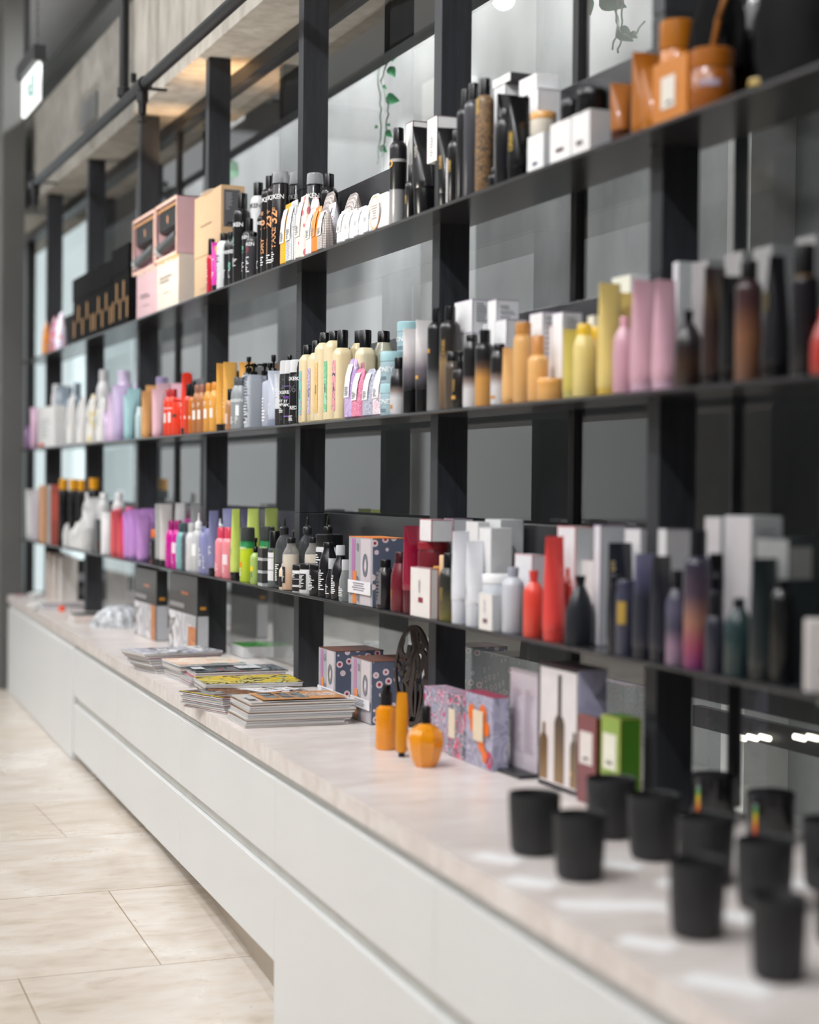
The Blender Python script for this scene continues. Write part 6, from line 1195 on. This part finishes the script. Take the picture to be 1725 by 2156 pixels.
obj('foil_skin', MB().rings(R), noisy('silver_foil', [(.35, '#8d9094'), (.6, '#dfe2e6')], 40, .5, metal=.15, bump=.8), t, smooth=25)
t = thing('dark_pouch', 'small dark bundle leaning on the silver crinkled pouch', 'pouch', (q.x+.215, q.y-.02, ZD+.0006), 0); obj('bundle_skin', blob(.05, .045, .10, 6), P('#29292b', .6), t, smooth=60)
for i, (x1, x2, yt, yb, col, l) in enumerate(((405, 448, 90, 470, '#dccfc6', 'leftmost pale book standing upright at the far end'), (450, 498, 110, 480, '#e0d8d2', 'middle pale book standing upright at the far end'), (500, 550, 130, 490, '#e4ddd8', 'rightmost pale book standing upright at the far end'))):
    q, r, hh = stand('D1', (x1+x2)/2, yb, yt, x2-x1); t = thing('book', l, 'book', (q.x+.02, q.y+.02, ZD+.0005), math.radians(-62), 'upright pale books')
    obj('book_block', MB().box(-.01, .01, -.055, .055, .001, hh-.002), mt('#efe9e3'), t, smooth=0); obj('cover', MB().box(-.012, -.0101, -.057, .057, 0, hh).box(.0101, .012, -.057, .057, 0, hh).box(-.012, .012, -.0585, -.0571, 0, hh), mt(col), t, smooth=0)
q, r, hh = stand('D1', 605, 478, 150, 100); t = thing('carton', 'black carton with a pale printed band beside the upright pale books', 'box', (q.x+.03, q.y+.02, ZD+.0005)); pack(t, .10, .10, hh, ('#2a2a2b', '#2f2f30'), nlab=[('#9a98a0', .1, .9, .48, .68), ('#5a5a5c', .3, .7, .12, .32)])
def lying(cx, cy, w_, d_, th, rz, col, pg, label, z=0):
    q = onZ(*px('D1', cx, cy), ZD); t = thing('book', label, 'book', (q.x, q.y, ZD+.0005+z), rz)
    obj('pages', MB().box(0, w_, 0, d_, .0015, th-.0015), mt(pg), t, smooth=0); obj('cover', MB().box(-.002, w_+.002, -.002, d_+.002, th-.0014, th).box(-.002, w_+.002, -.002, d_+.002, 0, .0014), mt(col), t, smooth=0); return t
lying(600, 655, .24, .17, .034, -.05, '#45464a', '#ddd0c8', 'thick dark-covered book lying flat in front of the upright books')
lying(560, 560, .26, .16, .018, 0, '#8d8588', '#cfc9c8', 'grey book lying flat behind the thick dark-covered one')
lying(345, 545, .2, .14, .02, 0, '#8a888e', '#c9c7cb', 'grey booklet pile left of the upright books')
lying(140, 455, .3, .14, .012, 0, '#a89c9e', '#d6cfcf', 'pinkish flat booklet at the very end of the worktop')
for (cx, yb, yt, w_, col, l, nm) in ((275, 470, 412, 100, '#dfe3e3', 'white bowl at the far end of the worktop, upper of two', 'bowl'), (265, 565, 482, 120, '#eceeee', 'white bowl at the far end of the worktop, lower of two', 'bowl')):
    q, r, hh = stand('D1', cx, yb, yt, w_); t = thing(nm, l, 'bowl', (q.x, q.y, ZD+.0005)); obj('bowl_wall', MB().loft([(.002, r*.3), (0, r*.5), (.004, r*.62), (.035, r), (.036, r*.96), (.008, r*.55), (.006, r*.1)], seg=36), P(col, .3), t)
q, r, hh = stand('D1', 500, 565, 500, 52); t = thing('stopper', 'small bright red-orange cap standing in front of the upright pale books', 'cap', (q.x, q.y, ZD+.0005)); obj('cap_body', MB().loft([(0, r), (.02, r), (.028, r*.7)]), P('#f0502a', .35), t)
q, r, hh = stand('D1', 155, 452, 420, 48); t = thing('stopper', 'tiny pink cap at the very end of the worktop', 'cap', (q.x, q.y, ZD+.0005)); obj('cap_body', MB().loft([(0, r), (.014, r), (.018, r*.7)]), P('#c9858a', .4), t)

# ------------------------------------------------------------------ overhead: pipes, sprinklers, exit sign
steel = P('#17171a', .4, .2); XPIPE = 1.6
p0 = onX(72, 380, XPIPE); p1 = onX(500, 12, XPIPE); zp = (p0.z+p1.z)/2
t = thing('sprinkler_pipe', 'dark sprinkler pipe running along the concrete beam', 'pipe', (XPIPE, p0.y, zp))
obj('pipe', MB().tube([(0, 0, 0), (0, -8.2, 0)], .023, 20), steel, t)
for k, x in enumerate((72, 307)):
    y = onX(x, 200, XPIPE).y if k else p0.y-.05; y = p0.y-.03 if k == 0 else onX(300, 190, XPIPE).y
    m = MB(); m.tube([(0, .05, 0), (0, -.05, 0)], .030, 16); obj('coupling', m, steel, t, loc=(0, y-p0.y, 0))
    m = MB().loft([(-.15, .004), (-.148, .02), (-.144, .02), (-.143, .005), (-.12, .006), (-.115, .016), (-.07, .018), (-.065, .024), (0, .024)]); obj('sprinkler_head', m, steel, t, loc=(0, y-p0.y, 0))
    obj('hanger', MB().box(-.008, .14, -.012, .012, -.004, .004).box(-.01, .01, -.012, .012, .02, .055), steel, t, loc=(0, y-p0.y+(.16 if k else .1), .028), smooth=0)
pv = onX(261, 190, XPIPE)
t = thing('drop_pipe', 'vertical dark pipe dropping onto the sprinkler pipe', 'pipe', (XPIPE, pv.y, zp)); obj('pipe', MB().tube([(0, 0, .024), (0, 0, 4.6-zp-.002)], .021, 18), steel, t); obj('coupling', MB().loft([(.024, .029), (.06, .029), (.062, .024)]), steel, t)
XE = 1.46; a1 = onX(83, 212, XE); a2 = onX(50, 243, XE); a3 = onX(83, 128, XE); L = a2.y-a1.y; H = a3.z-a1.z
t = thing('exit_sign', 'hanging lit exit sign with a running figure', 'sign', (XE, (a1.y+a2.y)/2, a1.z))
obj('housing', MB().box(-.035, .035, -L/2-.02, L/2+.03, H, H+.075, .004), P('#232325', .4), t, smooth=0)
obj('lit_panel', MB().box(-.012, .012, -L/2, L/2, 0, H, .006), EMIT('#f4f8f8', .92), t, smooth=0)
m = MB(); xx = -.0135
def qd(y0, y1, z0, z1, xo=0): m.quad((xx-xo, L*(.5-y0), H*z0), (xx-xo, L*(.5-y1), H*z0), (xx-xo, L*(.5-y1), H*z1), (xx-xo, L*(.5-y0), H*z1))
qd(.60, .88, .2, .8)
obj('door_pictogram', m, EMIT('#a9c3bf', .45), t, smooth=0, recalc=False)
m = MB(); xx = -.0140; mm = disc(.016, xx, H*.74, y0=L*.05); m.add(mm.v, mm.f)
for (y0, z0, y1, z1, w_) in ((.45, .66, .5, .45, .03), (.5, .45, .38, .32, .02), (.38, .32, .3, .24, .018), (.5, .45, .62, .34, .02), (.62, .34, .6, .22, .018), (.46, .62, .34, .52, .014), (.46, .62, .6, .54, .014)):
    A_, B_ = Vector((L*(.5-y0), H*z0)), Vector((L*(.5-y1), H*z1)); d_ = (B_-A_).normalized(); n_ = Vector((-d_.y, d_.x))*w_/2
    m.quad(*[(xx, v.x, v.y) for v in (A_-n_, B_-n_, B_+n_, A_+n_)])
obj('running_figure', m, EMIT('#5f8f88', .35), t, smooth=0, recalc=False)
obj('green_light', disc(.008, -.0145, H*.88, y0=0), EMIT('#19c98a', 1.5), t, smooth=0, recalc=False)
for s in (-1, 1):
    m = MB(); zz = H+.075
    for k in range(34):
        z0 = zz+k*.030; w_ = .008; m.tube([(w_*math.cos(q_)*(k % 2), w_*math.cos(q_)*(1-k % 2), z0+.018+.020*math.sin(q_)) for q_ in [i*math.pi/4 for i in range(9)]], .0022, 6)
    obj('chain', m, steel, t, loc=(0, s*L*.38, 0))
obj('conduit', MB().box(-.014, .014, L*.30, L*.30+.03, H+.07, 4.6-a1.z-.002), P('#151517', .5), t, smooth=0)
y1_, y2_ = onX(175, 240, XBM+.018).y, onX(206, 210, XBM+.018).y; z1_, z2_ = onX(190, 262, XBM+.018).z, onX(190, 208, XBM+.018).z
o = obj('cover_plate', MB().box(-.012, 0, min(y1_, y2_), max(y1_, y2_), 0, z2_-z1_), P('#6f6f70', .5), None, smooth=0, loc=(XBM+.0195, 0, z1_)); tag(o, 'grey square cover plate on the far stretch of the concrete beam', 'plate')

# ------------------------------------------------------------------ hanging vines behind the glass
XV = 2.30   # they hang from the back room ceiling
lf = noisy('leaf_green', [(.3, '#1f6b45'), (.7, '#3d9a5e')], 20, .4); stm = P('#5f8068', .5)
def leaf(t, p, s, rz, tilt, mat=lf):
    m = MB(); n = 9; R = []
    for i in range(n):
        f = i/(n-1); w_ = .42*s*math.sin(math.pi*min(1, f*1.0)**.62)*(1-f*.25)+.0008; z = -s*f; R.append([(-w_, .06*s*math.sin(f*3), z), (0, .06*s*math.sin(f*3)+w_*.35, z), (w_, .06*s*math.sin(f*3), z), (0, .06*s*math.sin(f*3)+w_*.35+.0009, z)])
    o = obj('leaf', m.rings(R), mat, t, smooth=60); o.location = p; o.rotation_euler = (0, tilt, rz); return o
def vine(label, stems, leaves):
    b0 = onX(*stems[0][0], XV); t = thing('hanging_vine', label, 'plant', tuple(b0))
    for st in stems:
        pts = [onX(x, y, XV+.01*math.sin(i*2.1))-b0 for i, (x, y) in enumerate(st)]; sp = []
        for i in range(len(pts)-1):
            for j in range(5): sp.append(pts[i].lerp(pts[i+1], j/5)+Vector((.003*math.sin(i*5+j*1.7), .003*math.cos(i*4+j), 0)))
        obj('stem', MB().tube(sp+[pts[-1]], .0028, 7), stm, t)
    obj('stem', MB().tube([(0, 0, 0), (.003, .004, .5), (0, 0, 4.098-b0.z)], .0028, 7), stm, t)
    for (x, y, s, rz, ti) in leaves: leaf(t, onX(x, y, XV-.01)-b0, s, rz, ti)
vine('green vine hanging in the bright patch behind the glass', [[(812, 92), (798, 130), (797, 175), (803, 230), (800, 290), (795, 345)], [(820, 118), (802, 172), (815, 205), (818, 240), (808, 300), (804, 330)]],
     [(830, 97, .058, -.4, .1), (820, 140, .045, -.3, -.5), (812, 205, .055, -.3, -1.35), (812, 276, .035, -.3, -.9), (800, 308, .035, -.3, -.9), (806, 180, .02, 0, -1), (822, 262, .015, 0, 1.2), (795, 265, .015, 0, .8)])
vine('green vine with broad leaves hanging top right behind the glass', [[(1302, -20), (1298, 25), (1308, 70), (1302, 112)], [(1296, 20), (1300, 62), (1290, 105)], [(1312, -10), (1308, 60)], [(1308, 70), (1332, 80), (1358, 45)]],
     [(1234, -4, .05, -.3, -.3), (1262, -10, .085, -.3, -1.2), (1302, 60, .055, -.3, -.9), (1328, 68, .025, -.3, -.9)])
vine('dim vine leaf seen beside the fifth post behind the glass', [[(487, 300), (484, 330), (488, 395)]], [(484, 335, .10, -.3, -.1), (490, 350, .06, -.3, -.4)])
# glowing capsules added behind the glass for lamps reflected in it
for x in (1560, 1585, 1611, 1684, 1712):
    p = onX(x, 1553, 2.6); o = obj('lamp_reflection', MB().tube([(0, -.022, 0), (0, .022, 0)], .009, 14), EMIT('#fff6e6', 2.2), None, loc=tuple(p)); tag(o, 'small glowing capsule put in for a reflected lamp, low at the right behind the glass', 'lamp', 'row of glowing capsules put in for reflected lamps')
p = onX(1640, 1553, 2.6); struct('trim_20', MB().box(2.615, 2.64, p.y-.35, p.y+.45, p.z-.03, p.z+.03), frame_m, smooth=0)
